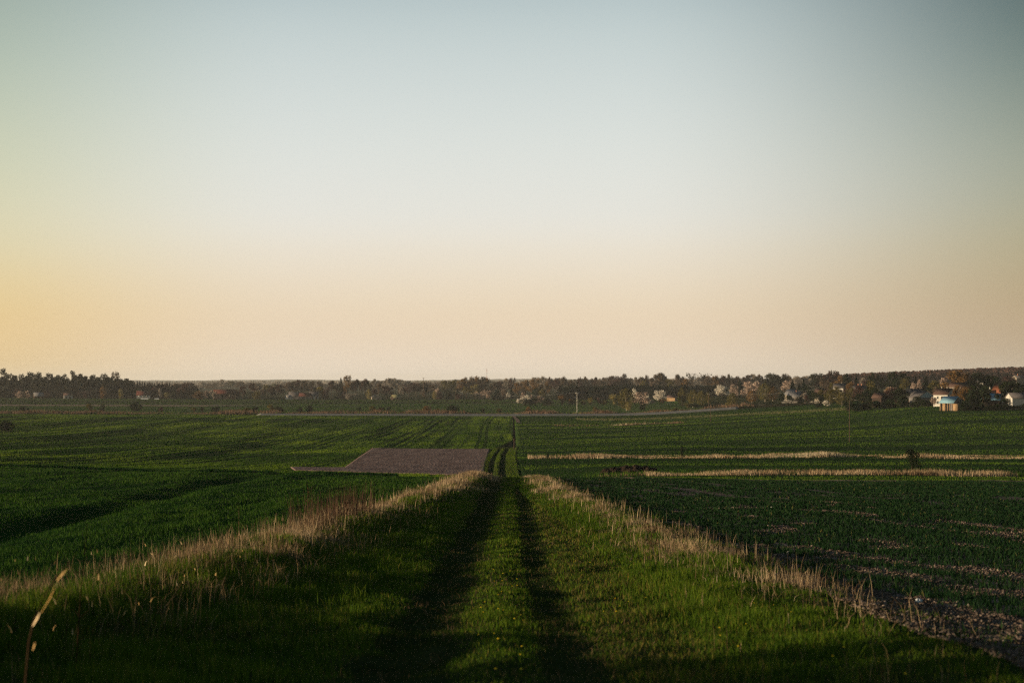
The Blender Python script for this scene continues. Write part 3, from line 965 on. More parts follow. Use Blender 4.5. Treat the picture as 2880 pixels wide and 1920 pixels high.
def make_tree(species, seed):
    """crown (co, faces, tint) and trunk (co, faces) in a unit frame: height 1, crown width 1"""
    rg = np.random.default_rng(seed * 101 + 13)
    tr = []
    U = rg.uniform
    if species == 'pine':
        bend = U(-.05, .05, 2)
        tr.append(tube([[0, 0, 0], [bend[0] * .4, bend[1] * .4, .35], [bend[0], bend[1], .7], [bend[0] * 1.3, bend[1] * 1.3, .93]], [.045, .035, .024, .008]))
        cl = []
        m = rg.integers(8, 12)
        for i in range(m):
            z = .26 + .64 * (i + U(0, 1)) / m
            rmax = .38 * (1 - max(0, (z - .62)) / .40) * U(.45, 1.0)
            an = U(0, 6.28)
            x, y = rmax * math.cos(an), rmax * math.sin(an)
            r = U(.13, .24)
            cl.append((x, y, z, r, r, r * .60))
            tr.append(tube([[bend[0], bend[1], z - .07], [x * .9, y * .9, z - .01]], [.014, .005], 4))
        cl.append((bend[0] * 1.3, bend[1] * 1.3, .93, .15, .15, .08))
        P, t = clump_points(cl, 900, rg)
        co, f = leaf_faces(P, U(.045, .085, len(P)), rg, flat=.3)
        tint = np.repeat(t, 4)
    elif species in ('spruce', 'young_spruce'):
        n = 1000
        tr.append(tube([[0, 0, 0], [0, 0, .5], [0, 0, .98]], [.05, .03, .006]))
        z = 1 - U(0, 1, n) ** .55 * (.95 if species == 'spruce' else .99)
        lay = .78 + .22 * np.cos((z * 11 + .3 * np.sin(seed)) * 2 * math.pi) + rg.normal(0, .09, n)
        r = .5 * (1 - z) ** (.85 if species == 'spruce' else .55) * lay * (U(0, 1, n) ** .35)
        an = U(0, 6.283, n)
        r = r * (1 + .22 * np.sin(an * 3 + seed) * np.sin(z * 9 + seed))
        P = np.stack([r * np.cos(an), r * np.sin(an), z], -1)
        ax = np.stack([np.cos(an), np.sin(an), -.35 + 0 * an], -1)
        co, f = leaf_faces(P, U(.04, .085, n), rg, elong=1.7, axis=ax)
        tint = np.repeat(np.clip(rg.normal(.45, .22, n), 0, 1), 4)
    elif species in ('bare', 'budding', 'blossom', 'tall_bare'):
        zb = {'bare': .22, 'budding': .2, 'blossom': .16, 'tall_bare': .38}[species]
        lean = U(-.04, .04, 2)
        tr.append(tube([[0, 0, 0], [lean[0], lean[1], zb], [lean[0] * 2, lean[1] * 2, .62], [lean[0] * 2, lean[1] * 2, .9]], [.035, .028, .014, .004]))
        cl = []
        m = rg.integers(9, 14)
        tips = []
        for i in range(m):
            an = i * 2.4 + U(-.4, .4)
            zz = zb + (.98 - zb) * U(.22, .93)
            t01 = (zz - zb) / (1 - zb)
            rm = .46 * math.sin(math.pi * min(1, .18 + .80 * t01)) ** .7 * U(.55, 1.0)
            x, y = rm * math.cos(an), rm * math.sin(an)
            z0 = zb + (zz - zb) * .35
            tr.append(tube([[lean[0] * 1.5, lean[1] * 1.5, z0], [x * .55, y * .55, z0 + (zz - z0) * .45], [x, y, zz]], [.013, .009, .004], 4))
            r = U(.11, .21)
            cl.append((x, y, zz, r, r, r * .8))
            tips.append((x, y, zz))
        cl.append((lean[0] * 2, lean[1] * 2, .88, .16, .16, .13))
        cl.append((0, 0, (zb + 1) / 2 + .05, .26, .26, .2))
        nt = 900 if species in ('bare', 'tall_bare') else 420
        P, t = clump_points(cl, nt, rg, shell=.3)
        ctr = np.array([0, 0, zb * .7])
        ax = P - ctr
        ax /= np.linalg.norm(ax, axis=1)[:, None]
        co, f = leaf_faces(P, U(.012, .026, nt), rg, elong=7.0, axis=ax * 1.0)
        tint = np.repeat(np.clip(t * .8, 0, 1), 4)
        if species in ('budding', 'blossom'):
            n2 = 1150 if species == 'blossom' else 900
            P2, t2 = clump_points(cl, n2, rg, shell=.45)
            if species == 'blossom':   # fuller high up and on one side, thin low down
                kk = rg.random(n2) < np.clip(.45 + 1.1 * (P2[:, 2] - .35) - .5 * P2[:, 0], .15, 1)
                P2, t2 = P2[kk], t2[kk]
            c2, f2 = leaf_faces(P2, U(.034, .066, len(P2)) * (1.15 if species == 'blossom' else 1), rg)
            f = np.concatenate([f, f2 + len(co)])
            co = np.concatenate([co, c2])
            tint = np.concatenate([tint * .6, np.repeat(np.clip(t2 + .15, 0, 1), 4)])
        else:
            n2 = 420
            P2, t2 = clump_points(cl, n2, rg)
            c2, f2 = leaf_faces(P2, U(.045, .085, n2), rg)
            f = np.concatenate([f, f2 + len(co)])
            co = np.concatenate([co, c2])
            tint = np.concatenate([tint, np.repeat(t2, 4)])
    elif species == 'birch':
        tr.append(tube([[0, 0, 0], [U(-.04, .04), 0, .4], [0, 0, .96]], [.035, .022, .005]))
        n = 1100
        z = .10 + .88 * U(0, 1, n) ** .9
        r = .46 * np.sin(math.pi * np.clip(.10 + .86 * (z ** 1.25), 0, 1)) ** .8 * U(0, 1, n) ** .5
        an = U(0, 6.283, n)
        r = r * (1 + .28 * np.sin(an * 4 + seed * 2) * np.sin(z * 6 + seed))
        P = np.stack([r * np.cos(an), r * np.sin(an), z], -1)
        ax = np.stack([.25 * np.cos(an), .25 * np.sin(an), -1 + 0 * an], -1)
        co, f = leaf_faces(P, U(.018, .04, n), rg, elong=3.2, axis=ax)
        tint = np.repeat(np.clip(rg.normal(.45, .22, n), 0, 1), 4)
        for i in range(6):
            a = U(0, 6.28)
            z0 = U(.2, .6)
            tr.append(tube([[0, 0, z0], [.2 * math.cos(a), .2 * math.sin(a), z0 + .22]], [.012, .004], 4))
    else:   # shrub
        m = rg.integers(6, 10)
        cl = []
        for i in range(m):
            an = U(0, 6.28)
            rr = U(0, .30)
            z = U(.16, .74)
            r = U(.16, .28)
            cl.append((rr * math.cos(an), rr * math.sin(an), z, r, r, r * 1.0))
            tr.append(tube([[.05 * math.cos(an), .05 * math.sin(an), 0], [rr * math.cos(an), rr * math.sin(an), z]], [.022, .006], 4))
        P, t = clump_points(cl, 900, rg)
        P[:, 2] = np.clip(P[:, 2], .02, None)
        co, f = leaf_faces(P, U(.045, .085, len(P)), rg)
        tint = np.repeat(t, 4)
    v, tf = join(tr)
    # bring to the unit frame
    ex = np.percentile(np.abs(co[:, :2]), 97)
    co[:, :2] *= .5 / ex
    co[:, 2] *= 1.0 / np.percentile(co[:, 2], 99.6)
    return co, f, tint, v, tf


TREE_MESH = {}


def tree_meshes(species, color, seed, bark):
    k = (species, color, seed, bark)
    if k not in TREE_MESH:
        co, f, t, v, tf = make_tree(species, seed)
        TREE_MESH[k] = (mesh_arrays('crown', co, f, 4, 'crown_' + color, t), mesh_arrays('trunk', v, tf, 4, bark, smooth=True))
    return TREE_MESH[k]


NAMES = {'pine': 'pine_tree', 'spruce': 'spruce_tree', 'young_spruce': 'spruce_tree', 'bare': 'bare_tree', 'tall_bare': 'bare_tree', 'budding': 'budding_tree',
         'blossom': 'blossom_tree', 'birch': 'birch_tree', 'shrub': 'shrub'}


def tree(species, color, px, yb, yt, wpx, label, group=None, d=None, dmin=330, bark='bark', depth=None):
    if d is None:
        d = solve_d(px, yb, dmin)
    p = g(px, d)
    h = -(yt - HY) / F * d - p.z
    w = wpx / F * d
    h = max(h, .5)
    if species in ('bare', 'tall_bare', 'budding'):
        h *= 1.10
        w *= 1.25
    cm, tm = tree_meshes(species, color, random.randrange(4), bark)
    r = bpy.data.objects.new(NAMES[species], None)
    r.empty_display_size = .3
    COL.objects.link(r)
    r.location = (p.x, p.y, p.z - .1)
    r.rotation_euler = (0, 0, random.uniform(0, 6.283))
    r.scale = (w, w, h + .1)
    a = link('crown', cm, r)
    b = link('trunk', tm, r)
    tag(r, label, 'shrub' if species == 'shrub' else 'tree', group)
    return r


#%%TREES
def trees():
    # ---- pine wood on the left skyline
    sky_l = [(11, 1037), (28, 1051), (43, 1055), (61, 1052), (82, 1047), (94, 1051), (108, 1047), (121, 1060), (135, 1050), (150, 1060), (163, 1054), (181, 1052),
             (203, 1042), (217, 1055), (227, 1051), (240, 1057), (252, 1065), (264, 1054), (278, 1060), (293, 1051), (303, 1060), (314, 1060), (339, 1065), (355, 1064), (369, 1069)]
    sp = {11: 'tallest of the dark pines, at the far left end of the wood', 203: 'tall dark pine rising above the wood behind the small white hut',
          293: 'dark pine just left of the airy round-topped tree', 355: 'low dark pine at the right end of the tall pines, by the red-roofed house',
          82: 'dark pine rising behind the grey-roofed shed', 135: 'broad dark pine between the grey-roofed shed and the white hut'}
    for x, yt in sky_l:
        tree('pine', 'dark_pine', x, 1113, yt, 26 + random.uniform(-4, 8), sp.get(x, 'tall dark pine in the skyline row of the left wood'), 'pines of the left wood', d=1330 + random.uniform(-30, 60))
    tree('budding', 'brown', 326, 1113, 1052, 24, 'airy round-topped tree standing out at the right end of the pines', d=1320)
    for i, x in enumerate(np.arange(-8, 372, 10.5)):
        tree('pine' if i % 3 else 'spruce', 'dark_pine', x + random.uniform(-3, 3), 1113, (1059 if x < 340 else 1066) + random.uniform(-4, 12), 26, 'lower dark conifer filling the left wood under the tall pines', 'undergrowth conifers of the left wood', d=1290 + random.uniform(-25, 10))
    for x in np.arange(-6, 556, 13.0):
        tree('shrub', random.choice(['dark_green', 'maroon', 'dark_pine']), x + random.uniform(-4, 4), 1115, 1094 + random.uniform(-7, 6), 22, 'dark bush along the foot of the left wood', 'bushes at the foot of the left wood', d=1268 + random.uniform(-6, 10))
    for x in np.arange(372, 530, 7.0):
        tree('spruce', random.choice(['dark_pine', 'maroon', 'dark_green']), x, 1113, 1071 + (x - 372) * .07 + random.uniform(-3, 4), 13, 'small pointed conifer in the young stand beside the pine wood', 'young stand right of the pines', d=1330 + random.uniform(-20, 30))
    for x in np.arange(376, 520, 9.0):
        tree('bare', random.choice(['maroon', 'brown']), x, 1113, 1084 + random.uniform(-3, 5), 18, 'low brown tree in front of the young conifer stand', 'low trees before the young stand', d=1300)
    for x, yt, w in [(518, 1080, 26), (534, 1079, 28), (547, 1086, 22)]:
        tree('budding', 'maroon', x, 1116, yt, w, 'dense rounded dark tree closing the young stand on the right', 'rounded trees closing the stand', d=1270)
    for x, yb, yt, w, c, lb in [(55, 1112, 1099, 20, 'pink', 'pale blossoming shrub left of the grey-roofed shed'), (79, 1112, 1098, 18, 'pink', 'pinkish blossoming shrub touching the grey-roofed shed'),
                                (340, 1114, 1094, 16, 'gold', 'pale yellow bush left of the red-roofed white house'), (290, 1112, 1086, 20, 'rust', 'brownish budding bush before the dark pines'),
                                (470, 1116, 1103, 22, 'gold', 'straw coloured bush right of the red-roofed house'), (453, 1114, 1092, 14, 'haze_grey', 'grey leafless bush right of the red-roofed house')]:
        tree('shrub', c, x, yb, yt, w, lb, d=1245)
    # ---- unseen bushes added on the left bank to shade the foot of the track
    for i, (x, y, h, w) in enumerate([(-12.4, 10.0, 2.4, 2.3), (-11.8, 11.9, 1.9, 2.0)]):
        cm, tm = tree_meshes('shrub', 'dark_green', i, 'bark')
        r = bpy.data.objects.new('shrub', None)
        COL.objects.link(r)
        r.location = (x, y, float(zf(np.array([x]), np.array([y]))[0]) - .1)
        r.scale = (w, w, h)
        link('crown', cm, r)
        link('trunk', tm, r)
        tag(r, 'unseen bush added to shade the near end of the track', 'shrub', 'added shade bushes')
    # ---- hazy rows far behind
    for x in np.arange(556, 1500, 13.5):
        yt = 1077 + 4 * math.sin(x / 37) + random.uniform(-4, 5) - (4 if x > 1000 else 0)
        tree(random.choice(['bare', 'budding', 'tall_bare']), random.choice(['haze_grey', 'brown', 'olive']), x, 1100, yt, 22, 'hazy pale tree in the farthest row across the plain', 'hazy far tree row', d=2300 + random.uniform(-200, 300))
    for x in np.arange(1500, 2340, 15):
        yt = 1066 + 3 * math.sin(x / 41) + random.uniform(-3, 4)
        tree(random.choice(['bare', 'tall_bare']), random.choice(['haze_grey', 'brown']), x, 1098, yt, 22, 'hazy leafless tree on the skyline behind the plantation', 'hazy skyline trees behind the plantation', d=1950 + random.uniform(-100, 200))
    # ---- middle of the plain, around the farms
    M = [
        ('shrub', 'rust', 563, 1117, 1099, 30, 'orange-brown bush left of the dark barn', 1240), ('shrub', 'pink', 585, 1116, 1097, 24, 'pale orange bush touching the dark barn on its left', 1240),
        ('shrub', 'haze_grey', 603, 1116, 1098, 12, 'small grey bush against the dark barn wall', 1215), ('bare', 'maroon', 682, 1115, 1089, 18, 'dark round leafless tree right of the dark barn', 1260),
        ('shrub', 'brown', 668, 1114, 1099, 16, 'brown bush at the right corner of the dark barn', 1240),
        ('tall_bare', 'maroon', 710, 1114, 1080, 15, 'slim dark tree between the dark barn and the long farmhouse', 1300), ('shrub', 'dark_green', 703, 1115, 1097, 18, 'dark green bush under the slim dark tree', 1270),
        ('shrub', 'olive', 722, 1117, 1098, 26, 'olive bush in front of the slim dark tree', 1235), ('bare', 'haze_grey', 724, 1112, 1079, 18, 'pale grey tree right of the slim dark tree', 1400),
        ('bare', 'brown', 742, 1112, 1094, 16, 'small bare tree in the pale field left of the long farmhouse', 1320), ('budding', 'olive', 752, 1112, 1084, 26, 'olive tinted tree left of the long farmhouse', 1450),
        ('bare', 'maroon', 782, 1114, 1085, 36, 'broad dark brown tree left of the long farmhouse', 1290), ('bare', 'maroon', 764, 1114, 1090, 16, 'narrow dark tree beside the broad brown one', 1290),
        ('bare', 'brown', 815, 1110, 1077, 30, 'hazy brown tree behind the left end of the long farmhouse', 1480), ('budding', 'maroon', 838, 1110, 1072, 24, 'reddish tree behind the long farmhouse', 1480),
        ('bare', 'brown', 857, 1110, 1073, 26, 'hazy brown tree behind the red middle roof', 1480), ('bare', 'brown', 877, 1110, 1076, 24, 'hazy brown tree behind the right farm roof', 1480),
        ('budding', 'brown', 899, 1110, 1074, 20, 'hazy tree just right of the farm roofs', 1480), ('shrub', 'gold', 904, 1113, 1087, 24, 'yellow-green bush at the right end of the long farmhouse', 1300),
        ('shrub', 'maroon', 917, 1116, 1092, 22, 'dark bush right of the yellow-green bush', 1270), ('tall_bare', 'maroon', 932, 1115, 1074, 18, 'tall dark leafless tree with bare trunk right of the farm', 1280),
        ('tall_bare', 'brown', 947, 1115, 1082, 10, 'thin bare tree between two tall dark trees', 1280), ('spruce', 'dark_pine', 959, 1116, 1062, 17, 'narrow pointed dark tree, the tallest right of the farm', 1280),
        ('budding', 'rust', 978, 1112, 1061, 26, 'tall orange-topped tree beside the narrow pointed dark tree', 1330), ('shrub', 'maroon', 970, 1115, 1098, 18, 'low reddish bush under the orange-topped tree', 1270),
        ('shrub', 'haze_grey', 985, 1116, 1106, 30, 'low grey bush under the orange-topped tree', 1250), ('tall_bare', 'maroon', 1004, 1114, 1071, 20, 'tall brown tree with clear trunk, left of a matching pair', 1285),
        ('tall_bare', 'maroon', 1028, 1115, 1070, 24, 'tall spreading dark tree with clear trunk, right of a matching pair', 1275), ('birch', 'gold', 1038, 1117, 1094, 15, 'yellow willow-like bush right of the tall spreading tree', 1240),
        ('budding', 'brown', 1066, 1112, 1079, 18, 'brown tree above the pale gabled shed', 1330), ('bare', 'maroon', 1088, 1116, 1088, 32, 'wide dark tree between the pale shed and the mossy shed', 1265),
        ('bare', 'maroon', 1052, 1116, 1094, 16, 'small dark tree left of the pale gabled shed', 1265),
        ('bare', 'haze_grey', 1097, 1110, 1067, 32, 'hazy grey tree above the wide dark tree', 1700), ('bare', 'haze_grey', 1121, 1110, 1070, 26, 'hazy grey tree above the mossy shed', 1700),
        ('bare', 'maroon', 1149, 1108, 1083, 34, 'maroon copse tree over the bright green meadow, left end', 1420), ('budding', 'haze_grey', 1128, 1112, 1085, 16, 'grey tree left of the maroon copse', 1350),
        ('bare', 'maroon', 1172, 1108, 1079, 32, 'maroon copse tree behind the utility pole', 1430), ('bare', 'maroon', 1196, 1108, 1080, 32, 'maroon copse tree right of the utility pole', 1430),
        ('bare', 'brown', 1218, 1109, 1083, 26, 'brownish copse tree at the right end over the bright meadow', 1420), ('shrub', 'brown', 1190, 1110, 1098, 16, 'brown bush at the foot of the utility pole', 1400),
        ('blossom', 'pink', 1231, 1113, 1091, 20, 'pale blossoming tree right of the bright meadow', 1330), ('birch', 'gold', 1222, 1117, 1099, 12, 'small yellow tree at the right edge of the bright meadow', 1240),
        ('shrub', 'maroon', 1234, 1117, 1100, 22, 'dark bush right of the small yellow tree', 1245),
        ('budding', 'olive', 1256, 1112, 1073, 30, 'olive brown tree left of the domed grove', 1420), ('budding', 'olive', 1274, 1112, 1073, 20, 'smaller olive tree touching the domed grove', 1450),
        ('shrub', 'dark_green', 1268, 1117, 1097, 36, 'wide dark green bush below the olive brown tree', 1245), ('blossom', 'white', 1299, 1117, 1101, 12, 'small white blossoming bush right of the wide dark bush', 1250),
        ('shrub', 'maroon', 1293, 1117, 1107, 18, 'low dark bush beside the small white blossom', 1240), ('budding', 'gold', 1336, 1113, 1084, 26, 'yellowish tree in front of the domed grove', 1330),
        ('budding', 'olive', 1312, 1113, 1090, 24, 'olive bushy tree at the left foot of the domed grove', 1330), ('budding', 'brown', 1360, 1113, 1092, 26, 'brown bushy tree at the right foot of the domed grove', 1330),
        ('shrub', 'pink', 1349, 1116, 1100, 26, 'tan blossoming hedge bush below the domed grove, left', 1250), ('shrub', 'pink', 1371, 1116, 1097, 24, 'tan blossoming hedge bush below the domed grove, right', 1260),
        ('spruce', 'spruce_green', 1399, 1120, 1091, 24, 'small dark spruce with spreading base right of the domed grove', 1190), ('shrub', 'dark_green', 1389, 1120, 1104, 22, 'dark bush at the foot of the small dark spruce', 1195),
        ('bare', 'maroon', 1405, 1112, 1074, 22, 'maroon tree right of the domed grove', 1500), ('bare', 'brown', 1388, 1112, 1078, 20, 'brown tree just right of the domed grove', 1500),
        ('bare', 'haze_grey', 1426, 1110, 1067, 28, 'hazy tree left of the dark oval tree', 1650), ('budding', 'maroon', 1441, 1112, 1066, 19, 'dark oval tree above the end of the track', 1500),
        ('blossom', 'white', 1429, 1117, 1102, 12, 'small white blossoming tree above the end of the track', 1250), ('shrub', 'brown', 1415, 1116, 1094, 26, 'brown scrub left of the small white blossom', 1290),
        ('spruce', 'spruce_green', 1439, 1116, 1090, 11, 'slim dark spruce beside the small white blossom', 1270),
        ('budding', 'rust', 1459, 1114, 1079, 24, 'rusty orange tree right of the slim spruce', 1330), ('budding', 'rust', 1478, 1114, 1072, 22, 'taller rusty orange tree', 1340),
        ('budding', 'rust', 1505, 1115, 1070, 32, 'broad rusty tree above the white blossoming hedge', 1300), ('shrub', 'dark_green', 1508, 1117, 1090, 30, 'dark bush under the broad rusty tree', 1260),
        ('blossom', 'pink', 1473, 1117, 1103, 16, 'pinkish blossoming bush under the rusty trees', 1240), ('shrub', 'olive', 1524, 1117, 1096, 24, 'olive bush between the rusty trees and the plantation', 1240),
        ('bare', 'haze_grey', 1525, 1110, 1062, 20, 'pale grey round tree high on the skyline', 1700), ('budding', 'rust', 1539, 1114, 1077, 24, 'rusty tree next to the plantation edge', 1300),
        ('tall_bare', 'maroon', 1547, 1112, 1064, 15, 'thin maroon tree with open crown on the skyline', 1500), ('bare', 'maroon', 1565, 1112, 1067, 24, 'round maroon tree over the plantation edge', 1480),
        ('tall_bare', 'brown', 1585, 1112, 1063, 16, 'tall bare tree behind the plantation, left end', 1500), ('bare', 'brown', 1607, 1112, 1072, 22, 'brown tree low behind the plantation', 1500),
        ('tall_bare', 'maroon', 1630, 1112, 1065, 14, 'bare skyline tree above the lamp pole', 1500), ('tall_bare', 'brown', 1645, 1112, 1063, 16, 'forked bare skyline tree right of the lamp pole', 1500),
        ('bare', 'maroon', 1673, 1112, 1064, 22, 'dense maroon skyline tree over the plantation', 1500), ('bare', 'brown', 1694, 1112, 1073, 34, 'low broad brown tree behind the plantation', 1480),
        # behind and over the plantation
        ('bare', 'maroon', 1725, 1110, 1061, 28, 'maroon rounded tree left of the dark pointed one', 1500), ('budding', 'maroon', 1753, 1110, 1056, 20, 'dark maroon tree with a raised point over the plantation', 1500),
        ('bare', 'maroon', 1742, 1110, 1066, 40, 'broad brown tree under the raised maroon crown', 1490), ('bare', 'brown', 1768, 1110, 1066, 20, 'brown tree falling away right of the raised point', 1490),
        ('bare', 'brown', 1800, 1110, 1064, 26, 'brown tree behind the golden willow', 1480), ('budding', 'maroon', 1818, 1110, 1060, 20, 'maroon crowned tree right of the golden willow', 1480),
        ('budding', 'olive', 1812, 1112, 1074, 26, 'olive yellow tree standing above the dark plantation', 1300), ('tall_bare', 'brown', 1852, 1110, 1053, 30, 'open bare tree with forked top on the skyline', 1450),
        ('tall_bare', 'brown', 1866, 1110, 1056, 18, 'second open bare tree beside the forked one', 1450), ('bare', 'brown', 1838, 1110, 1066, 24, 'brown tree left of the forked bare tree', 1450),
        ('budding', 'olive', 1885, 1111, 1070, 26, 'olive tree over the middle of the plantation', 1350), ('bare', 'brown', 1910, 1110, 1057, 30, 'pointed brown tree left of the mistletoe tree', 1400),
        ('budding', 'rust', 1930, 1111, 1068, 22, 'rust coloured tree below the mistletoe tree', 1330), ('budding', 'brown', 1990, 1111, 1062, 26, 'brown tree just right of the mistletoe tree', 1380),
        ('budding', 'rust', 2012, 1111, 1060, 24, 'reddish brown tree behind the first blossom trees', 1380), ('bare', 'maroon', 2032, 1111, 1060, 24, 'maroon tree behind the leftmost blossom tree', 1380),
        ('bare', 'brown', 2052, 1111, 1056, 18, 'slender brown skyline tree above the blossom trees', 1380), ('spruce', 'spruce_green', 2080, 1120, 1068, 26, 'dark spruce between the blossom trees', 1050),
        ('bare', 'maroon', 2072, 1111, 1062, 26, 'maroon tree behind the dark spruce', 1380), ('bare', 'maroon', 2100, 1111, 1058, 28, 'purplish bare tree on the skyline', 1400),
        ('tall_bare', 'haze_grey', 2120, 1111, 1056, 24, 'greyish bare tree with upright twigs on the skyline', 1400), ('tall_bare', 'maroon', 2136, 1111, 1057, 22, 'purplish bare tree with upright twigs on the skyline', 1400),
        # front row beyond the road
        ('shrub', 'gold', 1727, 1138, 1107, 26, 'sunlit yellowish bush left of the golden willow', 1000), ('shrub', 'dark_green', 1738, 1138, 1109, 28, 'dark bush wedged beside the sunlit yellowish bush', 985),
        ('birch', 'olive', 1762, 1156, 1092, 46, 'golden olive willow reaching down to the reeds', 835), ('blossom', 'white', 1785, 1140, 1092, 18, 'white blossom crown peeping over the golden willow', 960),
        ('blossom', 'pink', 1803, 1150, 1102, 46, 'grey-white blossoming tree right of the golden willow', 890), ('blossom', 'white', 1820, 1148, 1108, 24, 'whiter blossoming tree leaning out on the right', 905),
        ('shrub', 'dark_green', 1806, 1157, 1139, 18, 'small dark green bush in front of the grey-white blossom', 822), ('birch', 'gold', 1768, 1157, 1130, 16, 'thin yellow willow shoots at the reeds', 825),
        ('shrub', 'dark_green', 1815, 1148, 1120, 26, 'dark bush under the whiter blossoming tree', 900),
        ('blossom', 'white', 1856, 1136, 1097, 36, 'one-sided white blossoming tree in front of the plantation', 1010), ('shrub', 'rust', 1866, 1137, 1121, 22, 'russet undergrowth beneath the one-sided blossom', 1005),
        ('shrub', 'haze_grey', 1836, 1137, 1123, 20, 'grey scrub left of the one-sided blossom', 1005),
        ('birch', 'olive', 1919, 1156, 1090, 26, 'tallest of the four olive poplars, left end', 845), ('birch', 'olive', 1949, 1156, 1096, 32, 'broad olive poplar, second in the row of four', 838),
        ('birch', 'olive', 1973, 1157, 1098, 30, 'dusky olive poplar, third in the row of four', 830), ('birch', 'olive', 1991, 1157, 1102, 20, 'slimmest of the four olive poplars, right end', 828),
        ('shrub', 'dark_green', 1962, 1158, 1135, 36, 'dark bush at the feet of the olive poplars', 815), ('shrub', 'dark_green', 1985, 1158, 1134, 34, 'second dark bush at the feet of the slim poplar', 812),
        ('shrub', 'olive', 1935, 1157, 1132, 26, 'olive shoots between the two left poplars', 830),
        ('blossom', 'white', 2030, 1136, 1083, 38, 'round white blossoming tree, leftmost of the big blossom trees', 1010), ('shrub', 'dark_green', 2034, 1137, 1112, 16, 'dark bush under the leftmost big blossom tree', 1000),
        ('blossom', 'pink', 2064, 1138, 1081, 32, 'dusky pink blossoming tree, middle of the big blossom trees', 985), ('birch', 'olive', 2061, 1157, 1104, 28, 'olive birch in front of the dusky pink blossom', 800),
        ('shrub', 'gold', 2050, 1157, 1131, 18, 'yellow-green bush at the foot of the olive birch', 790), ('shrub', 'dark_green', 2092, 1158, 1143, 26, 'dark bush right of the olive birch', 780),
        ('shrub', 'gold', 2097, 1150, 1132, 22, 'yellow bush under the widest blossom tree', 850), ('blossom', 'pink', 2106, 1142, 1073, 50, 'widest pinkish blossoming tree, right of the big blossom trees', 930),
        ('blossom', 'pink', 2126, 1142, 1074, 36, 'greyish blossoming crown joined to the widest blossom tree', 940), ('birch', 'rust', 2115, 1148, 1098, 30, 'brownish birch with pale stem under the widest blossom tree', 860),
        ('shrub', 'dark_green', 2130, 1142, 1112, 20, 'dark round bush behind the pale birch stems', 920), ('birch', 'olive', 2152, 1146, 1078, 40, 'tall olive birch with pale stem right of the blossom trees', 870),
        ('birch', 'rust', 2174, 1146, 1086, 36, 'rust-olive birch with pale stem beside the tall olive birch', 870), ('blossom', 'pink', 2163, 1142, 1106, 18, 'tan blossoming bush between the birches', 880),
        ('blossom', 'pink', 2180, 1142, 1106, 18, 'tan blossoming bush right of the rust-olive birch', 880), ('shrub', 'haze_grey', 2144, 1158, 1143, 24, 'greyish bramble mound at the field edge', 775),
        ('shrub', 'dark_green', 2166, 1158, 1142, 22, 'dark green mound right of the grey bramble', 775), ('shrub', 'maroon', 2120, 1158, 1146, 22, 'brown bramble mound left of the grey one', 778),
        ('bare', 'dark_pine', 2172, 1116, 1054, 46, 'broad dark dome-shaped tree on the skyline', 1250), ('bare', 'dark_pine', 2190, 1116, 1062, 40, 'dark tree joined to the dome-shaped one', 1250),
        ('bare', 'maroon', 2208, 1116, 1055, 24, 'maroon skyline tree right of the dark dome', 1250), ('tall_bare', 'brown', 2218, 1116, 1058, 16, 'open brown tree right of the dark dome', 1280),
        ('bare', 'haze_grey', 2243, 1112, 1061, 34, 'grey hazy tree above the log house', 1350), ('bare', 'haze_grey', 2272, 1112, 1060, 30, 'grey hazy tree right above the log house', 1350),
        ('blossom', 'pink', 2214, 1118, 1070, 34, 'faint pink blossoming tree left behind the log house', 1050), ('spruce', 'spruce_green', 2229, 1118, 1069, 22, 'dark spruce behind the log house roof', 950),
        ('spruce', 'spruce_green', 2260, 1120, 1069, 24, 'dark pointed spruce right of the log house', 900), ('spruce', 'spruce_green', 2247, 1120, 1078, 16, 'small dark spruce between two larger spruces', 920),
        ('shrub', 'dark_green', 2272, 1124, 1083, 30, 'dark green bush right of the pointed spruce', 860), ('shrub', 'dark_green', 2196, 1140, 1104, 22, 'dark bush left of the log house', 800),
        ('bare', 'haze_grey', 2264, 1136, 1106, 20, 'lilac grey tree right of the log house', 780), ('shrub', 'maroon', 2276, 1140, 1112, 22, 'mauve bush right of the log house', 760),
        ('blossom', 'white', 2217, 1156, 1124, 30, 'bluish white blossoming bush in front of the log house', 760), ('blossom', 'white', 2288, 1156, 1128, 26, 'pale blossoming bush right of the log house garden', 735),
        ('shrub', 'dark_green', 2222, 1158, 1141, 26, 'dark bush under the bluish white blossom', 740), ('shrub', 'dark_green', 2240, 1156, 1140, 22, 'dark bush in front of the log house garden', 745),
        ('shrub', 'pink', 2264, 1150, 1134, 9, 'tiny tan blossoming bush in the log house garden', 750), ('shrub', 'dark_green', 2262, 1156, 1140, 26, 'low dark hedge bush in the log house garden', 735),
        ('shrub', 'dark_green', 2284, 1158, 1144, 26, 'dark bush under the pale blossoming bush', 722), ('shrub', 'dark_green', 2205, 1157, 1146, 22, 'low dark bush left under the bluish white blossom', 748),
        # village
        ('bare', 'dark_pine', 2297, 1112, 1054, 32, 'dark round tree on the skyline at the village edge', 1050), ('bare', 'maroon', 2330, 1110, 1052, 34, 'large maroon village tree with a peak', 1050),
        ('bare', 'maroon', 2346, 1110, 1047, 28, 'highest maroon village tree', 1050), ('budding', 'brown', 2318, 1112, 1066, 30, 'brown tree behind the red village roof', 950),
        ('budding', 'olive', 2337, 1128, 1080, 16, 'olive yellow slim tree above the village roofs', 800), ('budding', 'rust', 2362, 1112, 1062, 26, 'rusty tree in the village', 930),
        ('bare', 'dark_green', 2382, 1112, 1057, 20, 'dark slim tree left of the twin spruces', 880), ('spruce', 'spruce_green', 2393, 1114, 1057, 12, 'thin dark spruce, left of the twin spruces', 860),
